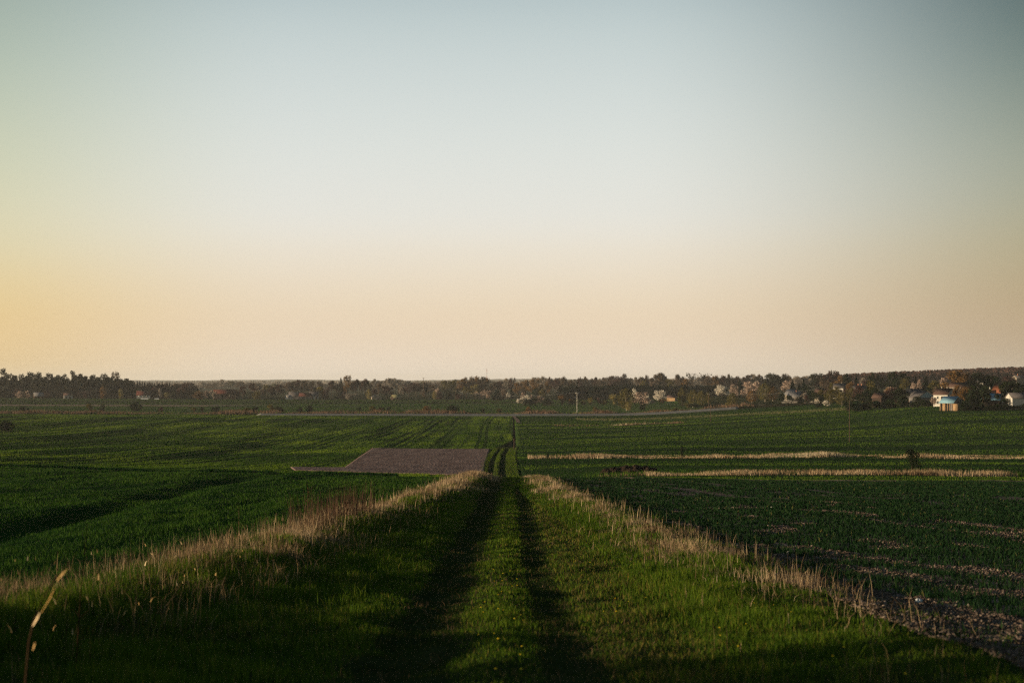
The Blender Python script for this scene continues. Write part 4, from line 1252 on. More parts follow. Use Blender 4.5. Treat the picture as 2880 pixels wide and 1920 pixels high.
        ('spruce', 'spruce_green', 2409, 1114, 1055, 18, 'tall dark spruce, right of the twin spruces', 860), ('budding', 'rust', 2391, 1118, 1078, 24, 'rust red tree below the twin spruces', 800),
        ('bare', 'haze_grey', 2426, 1108, 1066, 22, 'lilac grey tree right of the twin spruces', 1000), ('bare', 'dark_green', 2452, 1108, 1053, 22, 'dark upright tree in front of the forest ridge', 900),
        ('bare', 'dark_green', 2473, 1108, 1058, 24, 'dark round-headed tree left of the large black crowns', 900), ('bare', 'maroon', 2437, 1112, 1072, 26, 'purplish scrub tree by the small white wall', 850),
        ('bare', 'dark_green', 2514, 1110, 1050, 36, 'large black-green crown against the forest ridge, left', 850), ('bare', 'dark_green', 2540, 1110, 1054, 42, 'large black-green crown against the forest ridge, right', 850),
        ('budding', 'olive', 2545, 1114, 1066, 24, 'olive tinted tree before the black-green crowns', 800), ('bare', 'dark_green', 2522, 1112, 1070, 44, 'dark filling tree below the black-green crowns', 830),
        ('spruce', 'spruce_green', 2575, 1114, 1061, 18, 'dark conical tree right of the black-green crowns', 800), ('blossom', 'pink', 2571, 1122, 1076, 20, 'tan blossoming tree behind the grey gabled house', 720),
        ('blossom', 'pink', 2587, 1118, 1067, 22, 'upper tan blossoming tree behind the grey gabled house', 760), ('spruce', 'spruce_green', 2604, 1120, 1059, 24, 'dark spruce behind the grey gabled house', 720),
        ('budding', 'olive', 2628, 1118, 1074, 34, 'olive leafing tree behind the white house', 690), ('bare', 'pink', 2652, 1108, 1066, 22, 'dull pink tree behind the white house chimneys', 850),
        ('budding', 'olive', 2352, 1138, 1090, 26, 'olive tree between the small village roofs', 720), ('birch', 'olive', 2368, 1144, 1101, 34, 'olive yellow willow by the clipped hedge', 660),
        ('birch', 'olive', 2334, 1140, 1096, 26, 'olive birch behind the cream round bush', 690), ('shrub', 'dark_green', 2306, 1142, 1107, 38, 'big black-green bush behind the cream round bush', 700),
        ('blossom', 'white', 2322, 1150, 1126, 21, 'cream coloured round blossoming bush at the field edge', 655), ('shrub', 'dark_green', 2300, 1152, 1134, 26, 'black bush left of the cream round bush', 660),
        ('budding', 'olive', 2450, 1124, 1076, 26, 'tall olive tree left of the brown shed', 680), ('shrub', 'dark_green', 2440, 1130, 1092, 24, 'dark bush left of the brown shed', 660),
        ('budding', 'maroon', 2416, 1130, 1088, 30, 'dusky tree over the clipped hedge', 680), ('shrub', 'olive', 2432, 1134, 1106, 20, 'olive bush over the clipped hedge', 650),
        ('blossom', 'pink', 2505, 1112, 1088, 34, 'pale blossoming tree behind the brown shed', 720), ('shrub', 'rust', 2496, 1112, 1090, 22, 'rust bush beside the pale blossom behind the shed', 715),
        ('bare', 'maroon', 2508, 1134, 1094, 42, 'dark leafless tree right of the brown shed', 610), ('bare', 'dark_green', 2530, 1134, 1096, 42, 'black bushy tree between the shed and the grey gabled house', 600),
        ('shrub', 'dark_green', 2552, 1138, 1108, 40, 'black bush left of the grey gabled house', 590), ('shrub', 'rust', 2559, 1134, 1119, 10, 'small sunlit orange bush left of the grey gabled house', 575),
        ('blossom', 'pink', 2624, 1140, 1116, 18, 'tan bush at the right corner of the grey gabled house', 545), ('shrub', 'dark_green', 2606, 1144, 1122, 34, 'dark bush in front of the grey gabled house', 548),
        ('budding', 'rust', 2692, 1098, 1048, 60, 'large brown-leafed tree behind the blue-roofed barn', 640), ('budding', 'brown', 2722, 1098, 1052, 50, 'large brown tree right behind the blue-roofed barn', 650),
        ('budding', 'dark_green', 2748, 1098, 1054, 46, 'large dark tree right of the brown trees', 640), ('budding', 'dark_green', 2776, 1100, 1060, 46, 'dark tree behind the blue-roofed outbuilding', 640),
        ('bare', 'rust', 2690, 1122, 1088, 26, 'bare brown bush leaning over the blue barn roof', 525), ('budding', 'rust', 2716, 1124, 1092, 32, 'brown bush right of the blue barn roof', 520),
        ('shrub', 'dark_green', 2738, 1146, 1082, 54, 'big black bush right of the blue-roofed barn', 515), ('shrub', 'dark_green', 2760, 1146, 1088, 44, 'black bush left of the blue-roofed outbuilding', 512),
        ('shrub', 'dark_green', 2724, 1148, 1112, 40, 'black bush beside the barn gable', 500), ('blossom', 'pink', 2776, 1118, 1102, 24, 'tan blossoming bush over the blue outbuilding roof', 545),
        ('blossom', 'pink', 2796, 1116, 1098, 18, 'tan blossoming bush left of the steep gable house', 560), ('blossom', 'white', 2783, 1104, 1089, 14, 'white flowering tree behind the blue outbuilding', 580),
        ('shrub', 'dark_green', 2782, 1128, 1106, 14, 'dark bush in front of the blue outbuilding roof', 515), ('budding', 'dark_green', 2828, 1140, 1078, 40, 'black tree right of the steep gable house', 525),
        ('budding', 'dark_green', 2850, 1130, 1078, 56, 'black tree above the white cottage', 545), ('budding', 'dark_green', 2880, 1130, 1082, 50, 'black tree at the right edge above the white cottage', 545),
        ('shrub', 'dark_green', 2832, 1146, 1116, 30, 'black bush left of the white cottage', 505), ('shrub', 'dark_green', 2846, 1128, 1118, 20, 'dark bush overhanging the white cottage', 507),
        ('bare', 'dark_green', 2800, 1096, 1064, 40, 'dark tree in front of the forest ridge above the steep gable', 700), ('bare', 'maroon', 2838, 1098, 1062, 44, 'dusky tree in front of the ridge at the right', 760),
        ('bare', 'haze_grey', 2848, 1090, 1062, 20, 'grey tree beside the far hillside houses', 900),
        ('budding', 'dark_green', 2640, 1130, 1092, 18, 'dark tree between the grey gabled and the white house', 590),
    ]
    for s, c, px, yb, yt, w, lb, d in M:
        tree(s, c, px, yb, yt, w, lb, d=d, bark='pale_bark' if s == 'birch' else 'bark')
    # domed grove
    for x, yt in [(1298, 1069), (1311, 1066), (1325, 1064), (1340, 1063), (1355, 1064), (1368, 1067), (1304, 1078), (1332, 1074), (1362, 1077)]:
        tree('budding', 'brown' if x % 2 else 'rust', x, 1110, yt, 26, 'brown tree of the broad domed grove left of the track line', 'domed brown grove', d=1440 + random.uniform(-15, 15))
    # white blossoming hedge
    for x, yt, w, c in [(1459, 1121, 14, 'white'), (1470, 1116, 18, 'white'), (1483, 1111, 22, 'white'), (1497, 1110, 22, 'pink'), (1512, 1112, 22, 'pink'), (1528, 1115, 22, 'pink'), (1544, 1120, 18, 'haze_grey')]:
        tree('blossom', c, x, 1137, yt, w, 'white-topped blossoming bush in the clump standing in the green plain', 'blossoming clump in the plain', d=1010)
    for x, w in [(1476, 22), (1490, 26), (1507, 24), (1534, 24), (1547, 14)]:
        tree('shrub', 'dark_green', x, 1138, 1119 + random.uniform(-2, 4), w, 'dark bush low in the blossoming clump of the green plain', 'dark bushes of the blossoming clump', d=1003)
    # spruce plantation
    for x in np.arange(1574, 2040, 8.2):
        yt = 1084 + random.uniform(-2.5, 3.5) + (3 if x < 1600 else 0)
        tree('young_spruce', 'spruce_green', x, 1123, yt, 22, 'young dark spruce in the long dense plantation', 'spruces of the plantation', d=1215 + random.uniform(-14, 10))
    for x in np.arange(1580, 2040, 10.2):
        tree('young_spruce', 'spruce_green', x, 1123, 1085 + random.uniform(-3, 2), 22, 'young dark spruce in the long dense plantation', 'spruces of the plantation', d=1250)
    for x, yt, w, c, lb in [(1661, 1117, 14, 'gold', 'pale yellowish bush left of the lamp pole'), (1688, 1118, 16, 'maroon', 'dark bush right of the lamp pole'), (1640, 1125, 20, 'olive', 'low olive scrub before the plantation'),
                            (1700, 1124, 24, 'olive', 'low scrub right of the dark bush at the plantation'), (1612, 1124, 24, 'olive', 'low scrub at the left foot of the plantation'),
                            (1580, 1110, 20, 'rust', 'rusty bush closing the plantation on the left'), (1600, 1120, 18, 'rust', 'low rusty bush at the plantation edge')]:
        tree('shrub', c, x, 1137, yt, w, lb, d=1015)
    # ---- bushes by the road and reeds
    B = [(68, 1156, 1141, 26, 'dark_green', 'round dark bush alone at the left field edge'), (255, 1159, 1135, 20, 'olive', 'upright olive bush left of the widest dark bush'), (287, 1155, 1135, 16, 'dark_green', 'upright dark bush in the reeds'),
         (383, 1155, 1128, 32, 'dark_green', 'widest dark green bush on the left, standing in the reeds'), (452, 1157, 1143, 14, 'maroon', 'small brown bush in the left reeds'), (545, 1156, 1145, 16, 'olive', 'small olive bush in the left reeds'),
         (568, 1157, 1143, 14, 'dark_green', 'small dark bush left of the rounded pair'), (604, 1158, 1144, 28, 'dark_green', 'low wide dark bush in the reeds'), (694, 1158, 1146, 22, 'olive', 'low olive bush left of a dark one'),
         (715, 1159, 1144, 20, 'dark_green', 'dark bush left of the bright yellow bush'), (762, 1158, 1137, 20, 'gold', 'bright yellow-green bush in the reeds'), (788, 1160, 1143, 26, 'dark_green', 'dark bush right of the bright yellow bush'),
         (841, 1161, 1144, 15, 'dark_green', 'slim dark bush near the road'), (869, 1159, 1137, 18, 'dark_green', 'taller dark bush near the road'), (1010, 1155, 1144, 12, 'dark_green', 'tiny dark bush in the red reeds'),
         (1049, 1157, 1141, 18, 'olive', 'olive bush in the red reeds'), (1068, 1157, 1145, 24, 'olive', 'low olive bush right of another'), (1093, 1155, 1143, 12, 'dark_green', 'small upright dark bush in the red reeds'),
         (1199, 1156, 1140, 22, 'rust', 'reddish bush left of the round dark bush'), (1271, 1160, 1138, 34, 'dark_green', 'round dark green bush by the road, largest of the middle'), (1357, 1157, 1147, 14, 'dark_green', 'small dark bush right of the round dark bush'),
         (1405, 1156, 1148, 16, 'olive', 'tiny olive bush above the road'), (1488, 1155, 1142, 14, 'rust', 'little rusty bush above the road'), (1232, 1158, 1148, 12, 'olive', 'tiny bush left of the round dark one'),
         (1675, 1158, 1143, 18, 'olive', 'olive shoots in the reeds right of the lamp pole'), (1900, 1160, 1146, 20, 'olive', 'low olive bush before the left poplar'),
         (20, 1213, 1181, 50, 'dark_green', 'black round bush at the left picture edge on the field')]
    for x, yb, yt, w, c, lb in B:
        tree('shrub', c, x, yb, yt, w, lb.replace('at the left picture edge on the field', 'alone on the crop of the wide left field'), dmin=400, d=(470 if x == 20 else 765 + (1160 - yb) * 3))
    # field edge bushes below the village
    for x in np.arange(2384, 2642, 15):
        tree('shrub', random.choice(['dark_green', 'dark_green', 'spruce_green']), x, 1152, 1126 + random.uniform(-4, 8), 28, 'black-green bush in the overgrown garden hedge below the village', 'garden hedge bushes', d=578 + random.uniform(-6, 8) - (x - 2384) * .09)
    for x in np.arange(2712, 2890, 17):
        tree('shrub', 'dark_green', x, 1150, 1136 + random.uniform(-4, 4), 26, 'black-green bush at the field edge right of the barn', 'field edge bushes right of the barn', d=497)
    for x in np.arange(2010, 2300, 16):
        tree('shrub', random.choice(['maroon', 'olive', 'brown', 'dark_green']), x, 1158, 1147 + random.uniform(-3, 3), 20, 'low brown bramble along the upper field edge', 'brambles along the field edge', d=760 - (x - 2010) * .13)
    for x, w, yt, lb in [(2226, 24, 1112, 'dark bush hiding the left wall of the grey log house'), (2250, 22, 1116, 'dark bush hiding the right wall of the grey log house'), (2581, 26, 1112, 'dark bush before the left wall of the grey gabled house')]:
        tree('shrub', 'dark_green', x, 1140, yt, w, lb, d=770 if x < 2400 else 552)
    # garden trees that bury most of the village
    for x in list(np.arange(2292, 2640, 17)) + list(np.arange(2690, 2880, 22)):
        tree(random.choice(['budding', 'shrub', 'bare', 'budding']), random.choice(['dark_green', 'dark_green', 'olive', 'maroon', 'brown']), x + random.uniform(-5, 5), 1128, 1098 + random.uniform(-10, 10), random.uniform(24, 36),
             'dark garden tree among the village roofs', 'garden trees of the village', d=(735 if x < 2420 else 640 if x < 2640 else 560) + random.uniform(-20, 20))
    # bushes in the right-hand reed strip
    for x, yb, yt, w, lb, d in [(2566, 1330, 1268, 40, 'dark straggly bush growing in the nearer reed strip', 174), (1541, 1290, 1274, 8, 'tiny dark bush in the farther reed strip', 262), (1917, 1268, 1252, 8, 'tiny dark bush right of the first in the farther reeds', 272)]:
        tree('budding' if w == 40 else 'shrub', 'dark_green', x, yb, yt, w, lb, d=d)


trees()


# mistletoe tree
def mistletoe_tree():
    d = 1390
    p = g(1965, d)
    top = -(1047 - HY) / F * d - p.z
    w = 74 / F * d
    rg = np.random.default_rng(99)
    r = bpy.data.objects.new('mistletoe_tree', None)
    COL.objects.link(r)
    r.location = p
    tag(r, 'tall leafless trees crown dotted with dark mistletoe balls against the sky', 'tree')
    parts = []
    twigs = []
    balls = []
    for sx in (-.26, .24):
        parts.append(tube([[sx * w * .6, 0, 0], [sx * w * .9, 0, top * .45], [sx * w, 0, top * .9]], [.5, .35, .06]))
        for i in range(15):
            a = rg.uniform(0, 6.28)
            rr = rg.uniform(.1, .26) * w
            z = top * rg.uniform(.70, .98)
            q = np.array([sx * w + rr * math.cos(a), rr * math.sin(a) * .7, z])
            parts.append(tube([[sx * w * .9, 0, z - top * .25], q * [1, 1, 0] * .6 + np.array([sx * w * .38, 0, z - top * .1]), q], [.14, .08, .03], 4))
            balls.append((*q, *(rg.uniform(.5, 1.05) * np.ones(3))))
        balls.append((sx * w * .9, 0, top * .74, 3.2 if sx < 0 else 2.4, 2.5, 2.0))
    P, t = clump_points([(sx * w, 0, top * .82, w * .27, w * .2, top * .17) for sx in (-.26, .24)], 420, rg, .3)
    co, f = leaf_faces(P, rg.uniform(.12, .25, len(P)), rg, elong=9, axis=np.repeat([[0.0, 0, 1.0]], len(P), 0))
    link('twigs', mesh_arrays('twigs', co, f, 4, 'crown_brown', np.repeat(t, 4)), r)['kind'] = 'stuff'
    P, t = clump_points(balls, 1500, rg, .3)
    co, f = leaf_faces(P, rg.uniform(.3, .55, len(P)), rg)
    o = link('mistletoe', mesh_arrays('mistletoe', co, f, 4, 'crown_dark_pine', np.repeat(t, 4)), r)
    o['kind'] = 'stuff'
    v, tf = join(parts)
    link('trunk', mesh_arrays('trunk', v, tf, 4, 'bark', smooth=True), r)


mistletoe_tree()


# forest on the ridge: reads as one mass
def forest(name, pts, hmin, hmax, mat, rel=.38, faces=26):
    rg = np.random.default_rng(len(pts))
    n = len(pts)
    X, Y = pts[:, 0], pts[:, 1]
    Z = zf(X, Y)
    H = rg.uniform(hmin, hmax, n)
    t = rg.random((n, faces)) ** .8
    z = .25 + .78 * t
    pr = np.where(rg.random((n, 1)) < .45, (1.05 - z) * .55, .36 * np.sqrt(np.clip(1 - ((z - .6) / .46) ** 2, 0, 1)))
    r = pr * rel / .38 * H[:, None] * rg.uniform(.6, 1.1, (n, faces))
    a = rg.uniform(0, 6.283, (n, faces))
    P = np.stack([X[:, None] + r * np.cos(a), Y[:, None] + r * np.sin(a), Z[:, None] + z * H[:, None]], -1).reshape(-1, 3)
    S = (rg.uniform(.12, .24, (n, faces)) * H[:, None]).ravel()
    co, f = leaf_faces(P, S, rg)
    ti = np.clip(np.repeat(rg.random(n), faces) * .7 + rg.random(n * faces) * .3, 0, 1)
    o = link(name, mesh_arrays(name, co, f, 4, mat, np.repeat(ti, 4)))
    tag(o, kind='stuff')
    return o


def forests():
    rg = np.random.default_rng(31)
    pts = []
    for i in range(5200):
        y = rg.uniform(1330, 1800)
        u = rg.uniform(.205, .46)
        if u < .205 + .03 * (1 - (y - 1330) / 470):
            continue
        pts.append((u * y, y))
    o = forest('forest', np.array(pts), 10, 14.5, 'crown_maroon', faces=22)
    o['label'] = 'dark wooded ridge closing the right skyline'
    pts = []
    for i in range(2400):
        y = rg.uniform(2700, 4200)
        pts.append((rg.uniform(-.40, .30) * y, y))
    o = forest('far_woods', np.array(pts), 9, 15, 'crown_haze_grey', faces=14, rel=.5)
    o['label'] = 'pale hazy woods scattered far across the plain'
    # far edge of the hills is wooded too
    pts = []
    for i in range(4200):
        y = rg.uniform(6200, 8600)
        pts.append((rg.uniform(-.42, .42) * y, y))
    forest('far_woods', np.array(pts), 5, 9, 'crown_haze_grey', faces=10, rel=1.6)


forests()
#%%PART3

# ------------------------------------------------------------------ buildings
mat_noise('white_wall', (.36, .35, .33), (.46, .45, .43), .8, c3=(.28, .27, .25))
mat_noise('cream_wall', (.17, .15, .125), (.25, .22, .185), .8)
mat_noise('grey_wall', (.09, .088, .09), (.15, .145, .145), .9)
mat_noise('dark_wood', (.022, .016, .014), (.05, .036, .030), 1.5, stretch=(3, 3, .4))
mat_noise('plank_wood', (.20, .13, .075), (.36, .25, .15), 1.8, stretch=(4, 4, .4))
mat_noise('log_wall', (.075, .07, .067), (.14, .13, .12), 2.0, stretch=(.5, .5, 5))
mat_noise('red_roof', (.06, .024, .022), (.10, .042, .036), 2.0)
mat_noise('brown_roof', (.06, .038, .033), (.10, .066, .058), 2.0)
mat_noise('orange_roof', (.15, .055, .03), (.22, .085, .05), 2.0)
mat_noise('grey_roof', (.07, .066, .07), (.12, .112, .115), 2.0)
mat_noise('pale_roof', (.11, .107, .112), (.17, .167, .172), 2.0, rough=.5, spec=.4)
mat_noise('blue_roof', (.15, .29, .38), (.22, .38, .47), 1.2, rough=.42, spec=.45, stretch=(6, .3, .3))
mat_noise('slate_blue', (.22, .30, .34), (.32, .40, .44), 1.5, rough=.6)
mat_noise('moss_roof', (.12, .12, .06), (.22, .21, .12), 2.0)
mat_noise('brick', (.20, .09, .06), (.32, .16, .11), 6.0)
mat_noise('dark_opening', (.010, .010, .012), (.02, .02, .022), 1.0)
mat_noise('glass', (.02, .025, .03), (.04, .05, .06), 1.0, rough=.1, spec=.5)
mat_noise('concrete', (.42, .40, .37), (.58, .56, .52), 3.0)
mat_noise('pole_wood', (.06, .042, .034), (.11, .075, .058), 4.0, stretch=(1, 1, .2))
mat_noise('steel', (.32, .33, .34), (.45, .46, .47), 3.0, rough=.45, spec=.5)
mat_noise('red_steel', (.30, .10, .07), (.42, .17, .12), 3.0)
mat_noise('white_plastic', (.50, .53, .56), (.62, .64, .66), 5.0, rough=.5)
mat_noise('earth_heap', (.016, .012, .010), (.036, .026, .020), 2.0, bump=.1, bscale=5)


def box(cx, cy, cz, sx, sy, sz):
    v = np.array([[x, y, z] for x in (-.5, .5) for y in (-.5, .5) for z in (-.5, .5)]) * [sx, sy, sz] + [cx, cy, cz]
    f = np.array([[0, 1, 3, 2], [4, 6, 7, 5], [0, 4, 5, 1], [2, 3, 7, 6], [0, 2, 6, 4], [1, 5, 7, 3]])
    return v, f


def mesh_part(name, parts, mat, parent):
    v, f = join(parts)
    return link(name, mesh_arrays(name, v, f, 4, mat), parent)


def gable_block(L, W, hw, hr, low=1.0):
    """walls with gables; ridge along x"""
    x, y = L / 2, W / 2
    v = np.array([[-x, -y, -low], [-x, y, -low], [-x, y, hw], [-x, 0, hw + hr], [-x, -y, hw],
                  [x, -y, -low], [x, y, -low], [x, y, hw], [x, 0, hw + hr], [x, -y, hw]])
    q = [[0, 5, 9, 4], [1, 2, 7, 6], [0, 4, 2, 1], [5, 6, 7, 9], [4, 3, 3, 2], [9, 7, 7, 8]]
    return v, q


def house(name, px, d, phi, L, W, hw, hr, wall, roof, label, cat='house', over=.35, wins=(), doors=(), chim=(), annex=None, z=None, group=None):
    """phi: the near gable looks phi degrees to the right of the viewer. L along the ridge, W the gable."""
    p = g(px, d)
    r = bpy.data.objects.new(name, None)
    COL.objects.link(r)
    r.location = (p.x, p.y, p.z if z is None else z)
    r.rotation_euler = (0, 0, R(phi - 90))
    tag(r, label, cat, group)
    v, q = gable_block(L, W, hw, hr, 1.2 if z is None else max(1.2, z - p.z + 1.0))
    me = bpy.data.meshes.new('wall')
    me.from_pydata([tuple(a) for a in v], [], [[0, 5, 9, 4], [2, 7, 6, 1], [4, 3, 2, 1, 0], [5, 6, 7, 8, 9]])
    me.materials.append(MATS[wall])
    link('wall', me, r)
    # two roof slopes
    s = math.hypot(W / 2, hr)
    ux, uz = (W / 2) / s, hr / s
    lo = over
    pr = []
    for sg in (-1, 1):
        a = np.array([0, 0, hw + hr + .03])
        b = np.array([0, sg * (W / 2 + lo * ux), hw - lo * uz + .03])
        th = np.array([0, 0, .16])
        vv = np.array([a + [-L / 2 - over, 0, 0], a + [L / 2 + over, 0, 0], b + [L / 2 + over, 0, 0], b + [-L / 2 - over, 0, 0]])
        vv = np.concatenate([vv, vv + th])
        ff = np.array([[0, 1, 2, 3], [4, 7, 6, 5], [0, 4, 5, 1], [1, 5, 6, 2], [2, 6, 7, 3], [3, 7, 4, 0]])
        pr.append((vv, ff))
    mesh_part('roof', pr, roof, r)
    for (side, u, zc, w, h) in wins:
        frame_window('window', r, side, u, zc, w, h, L, W, 'white_wall', 'glass')
    for (side, u, w, h) in doors:
        o = opening(side, u, h / 2, w, h, L, W, .06)
        mesh_part('door', [o], 'dark_opening', r)
    for (x, h) in chim:
        mesh_part('chimney', [box(x, .25, hw + hr + h / 2 - .35, .5, .5, h + .5), box(x, .25, hw + hr + h - .08, .62, .62, .12)], 'cream_wall' if wall == 'white_wall' else 'brick', r)
    return r


def opening(side, u, zc, w, h, L, W, t):
    if side == 'gable':      # near gable, u across
        return box(L / 2 + t / 2 - .01, u, zc, t, w, h)
    if side == 'left':       # long wall on the viewer's left
        return box(u, -W / 2 - t / 2 + .01, zc, w, t, h)
    return box(u, W / 2 + t / 2 - .01, zc, w, t, h)


def frame_window(name, r, side, u, zc, w, h, L, W, fm, gm):
    t = .07
    fr = []
    if side == 'gable':
        fr = [opening(side, u - w / 2, zc, .1, h + .1, L, W, t), opening(side, u + w / 2, zc, .1, h + .1, L, W, t), opening(side, u, zc - h / 2, w - .1, .1, L, W, t), opening(side, u, zc + h / 2, w - .1, .1, L, W, t)]
    else:
        fr = [opening(side, u - w / 2, zc, .1, h + .1, L, W, t), opening(side, u + w / 2, zc, .1, h + .1, L, W, t), opening(side, u, zc - h / 2, w - .1, .1, L, W, t), opening(side, u, zc + h / 2, w - .1, .1, L, W, t)]
    o = mesh_part(name, fr, fm, r)
    mesh_part('pane', [opening(side, u, zc, w - .1, h - .1, L, W, .03)], gm, o)


def buildings():
    # -- left side, before the pine wood
    house('shed', 108, 1240, -62, 7.5, 6, 2.0, 3.0, 'dark_wood', 'pale_roof', 'small shed with a pale grey sloping roof before the pine wood', 'shed')
    h = house('hut', 192, 1232, -70, 7.2, 5, 2.9, 1.8, 'white_wall', 'brown_roof', 'small white hut with a brown roof before the pine wood', 'hut', doors=[('right', -1.2, 1.4, 2.0), ('right', 1.8, 1.2, 2.0)])
    house('house', 404, 1262, -80, 11.5, 8, 3.0, 3.6, 'white_wall', 'red_roof', 'white house with a dull red roof left of the dark barn', 'house', wins=[('right', -3, 1.7, 1.2, 1.2), ('right', 0, 1.7, 1.2, 1.2), ('right', 3, 1.7, 1.2, 1.2)], chim=[(2.0, 1.0)])
    house('outbuilding', 438, 1275, -75, 7, 6, 2.4, 2.6, 'grey_wall', 'brown_roof', 'grey outbuilding right beside the red-roofed white house', 'outbuilding')
    for x, w, lb in [(407, 22, 'long white plastic sheet cover lying before the red-roofed house'), (441, 13, 'short white cover lying right of the long one')]:
        p = g(x, 1228)
        n = 14
        ws = w / F * 1228
        V, Fc = [], []
        for i in range(n + 1):
            xx = -ws / 2 + ws * i / n
            for k in range(5):
                a = math.pi * k / 4
                V.append([xx, -.75 * math.cos(a),   .6 * math.sin(a) * (1 + .08 * math.sin(i * 2.1))])
        for i in range(n):
            for k in range(4):
                Fc.append([i * 5 + k, (i + 1) * 5 + k, (i + 1) * 5 + k + 1, i * 5 + k + 1])
        o = link('sheet_cover', mesh_arrays('sheet_cover', np.array(V), np.array(Fc), 4, 'white_plastic', smooth=True))
        o.location = p
        tag(o, lb, 'cover')
    h = house('barn', 634, 1240, -84, 19.5, 9, 5.0, 3.4, 'dark_wood', 'red_roof', 'large dark wooden barn with a maroon roof on the plain', 'barn', over=.5, wins=[('right', -4, 2.8, 1.0, 1.0)], doors=[('right', 3.0, 3.0, 3.4)])
    # -- long farm with three roofs
    house('farmhouse', 830, 1262, -82, 11, 8, 2.6, 3.6, 'grey_wall', 'grey_roof', 'grey-roofed left end of the long farm row', 'farmhouse', doors=[('right', 3.6, 1.4, 2.0)])
    house('farmhouse', 858, 1258, -84, 10, 7.5, 2.5, 2.9, 'cream_wall', 'red_roof', 'red-roofed middle building of the long farm row', 'farmhouse', wins=[('right', -2.2, 1.5, 1.0, 1.0), ('right', 2.0, 1.5, 1.0, 1.0)])
    house('farmhouse', 883, 1262, -82, 8, 8, 2.7, 3.8, 'white_wall', 'grey_roof', 'grey-roofed right end of the long farm row with dark openings', 'farmhouse', doors=[('right', -2.0, 1.8, 2.2), ('right', 1.4, 1.8, 2.2)])
    house('shed', 812, 1250, -55, 4.5, 4, 2.2, 1.4, 'white_wall', 'pale_roof', 'small white shed left of the grey farm roof', 'shed')
    house('shed', 1058, 1238, 12, 8, 8.5, 2.2, 1.7, 'cream_wall', 'pale_roof', 'low pale gabled shed under the dark trees', 'shed', doors=[('gable', 1.0, 1.5, 1.9)])
    house('shed', 1114, 1228, -60, 7.5, 5.5, 1.8, 2.4, 'dark_wood', 'moss_roof', 'dark shed with a mossy roof left of the bright meadow', 'shed', doors=[('right', 0.5, 1.6, 1.6)])
    # -- small dark building with a lit wall
    house('cottage', 1890, 1075, 55, 7, 4, 2.6, 1.9, 'plank_wood', 'brown_roof', 'small dark cottage with one sunlit wall before the plantation', 'cottage', wins=[('gable', .6, 1.4, 1.0, .9)])
    # -- village
    house('log_house', 2237, 800, 50, 7.5, 5.8, 2.8, 2.9, 'log_wall', 'pale_roof', 'grey log house with a steep pale roof behind blossoming bushes', 'house', wins=[('gable', -1.2, 1.4, .9, 1.0), ('gable', 1.2, 1.4, .9, 1.0), ('left', 0, 1.4, .9, 1.0)], chim=[(0.5, .9)])
    house('house', 2228, 860, 40, 7.0, 6, 3.4, 3.0, 'cream_wall', 'pale_roof', 'pale-roofed house half hidden behind the log house', 'house')
    house('house', 2311, 745, 58, 6.2, 5, 2.4, 2.2, 'cream_wall', 'brown_roof', 'small reddish-roofed house behind the big black bush', 'house', wins=[('gable', 0, 1.4, .9, .9)], z=g(2311, 745).z + 2.6)
    house('house', 2362, 860, 48, 8, 6, 2.6, 2.6, 'white_wall', 'grey_roof', 'grey-roofed house between olive trees in the village', 'house', z=-(1103 - HY) / F * 860, chim=[(1.0, .9)])
    house('house', 2420, 760, 42, 8.5, 6, 2.6, 2.6, 'grey_wall', 'grey_roof', 'dark grey-roofed house with two lit chimneys in the village', 'house', z=-(1112 - HY) / F * 760, chim=[(-1.5, 1.2), (.6, 1.2)])
    house('shed', 2474, 600, 40, 4.6, 4.3, 2.9, 2.0, 'dark_wood', 'brown_roof', 'brown-roofed wooden shed with one glowing sunlit post', 'shed', z=-(1137 - HY) / F * 600)
    house('house', 2594, 566, 10, 8, 7.6, 2.4, 2.5, 'grey_wall', 'grey_roof', 'grey house with a wide pale blue gable', 'house', z=-(1134 - HY) / F * 566)
    gp = MATS['slate_blue']
    # blue boarded gable of the grey house
    hh = [o for o in bpy.data.objects if o.get('label') == 'grey house with a wide pale blue gable'][0]
    me = bpy.data.meshes.new('gable_board')
    x = 4.0 + .03
    me.from_pydata([(x, -3.75, 2.35), (x, 3.75, 2.35), (x, 0, 4.82), (x + .05, -3.75, 2.35), (x + .05, 3.75, 2.35), (x + .05, 0, 4.82)], [],
                   [[0, 2, 1], [3, 4, 5], [0, 1, 4, 3], [1, 2, 5, 4], [2, 0, 3, 5]])
    me.materials.append(gp)
    link('gable_board', me, hh)
    house('house', 2572, 600, 45, 6, 5, 2.6, 2.2, 'white_wall', 'grey_roof', 'small grey-roofed house left behind the blue gable', 'house', z=-(1126 - HY) / F * 600)
    house('house', 2656, 545, 40, 6.2, 5.2, 2.6, 2.2, 'white_wall', 'brown_roof', 'white house with a brown roof and two chimneys left of the blue-roofed barn', 'house', z=-(1128 - HY) / F * 545,
          wins=[('left', -1.2, 1.4, .8, .9)], doors=[('left', 1.0, 1.5, 1.9)], chim=[(-1.2, .8), (1.2, .8)])
    b = house('barn', 2675, 503, 37, 5.6, 5.4, 2.6, 2.1, 'grey_wall', 'blue_roof', 'wooden barn with a bright blue metal roof at the field edge', 'barn', over=.3)
    for i, u in enumerate(np.linspace(-2.5, 2.5, 6)):
        mesh_part('post', [box(u, -2.78, .95, .20, .16, 3.1)], 'plank_wood', b)
    for i, u in enumerate([-2.0, -1.0, 0.0, 1.0]):
        mesh_part('door', [box(u, -2.74, .9, .70, .06, 2.8)], 'dark_opening' if i != 1 else 'plank_wood', b)
    mesh_part('annex', [box(3.6, -1.6, .7, 1.6, 2.2, 2.9), box(3.6, -1.6, 2.22, 1.8, 2.4, .1)], 'plank_wood', b)
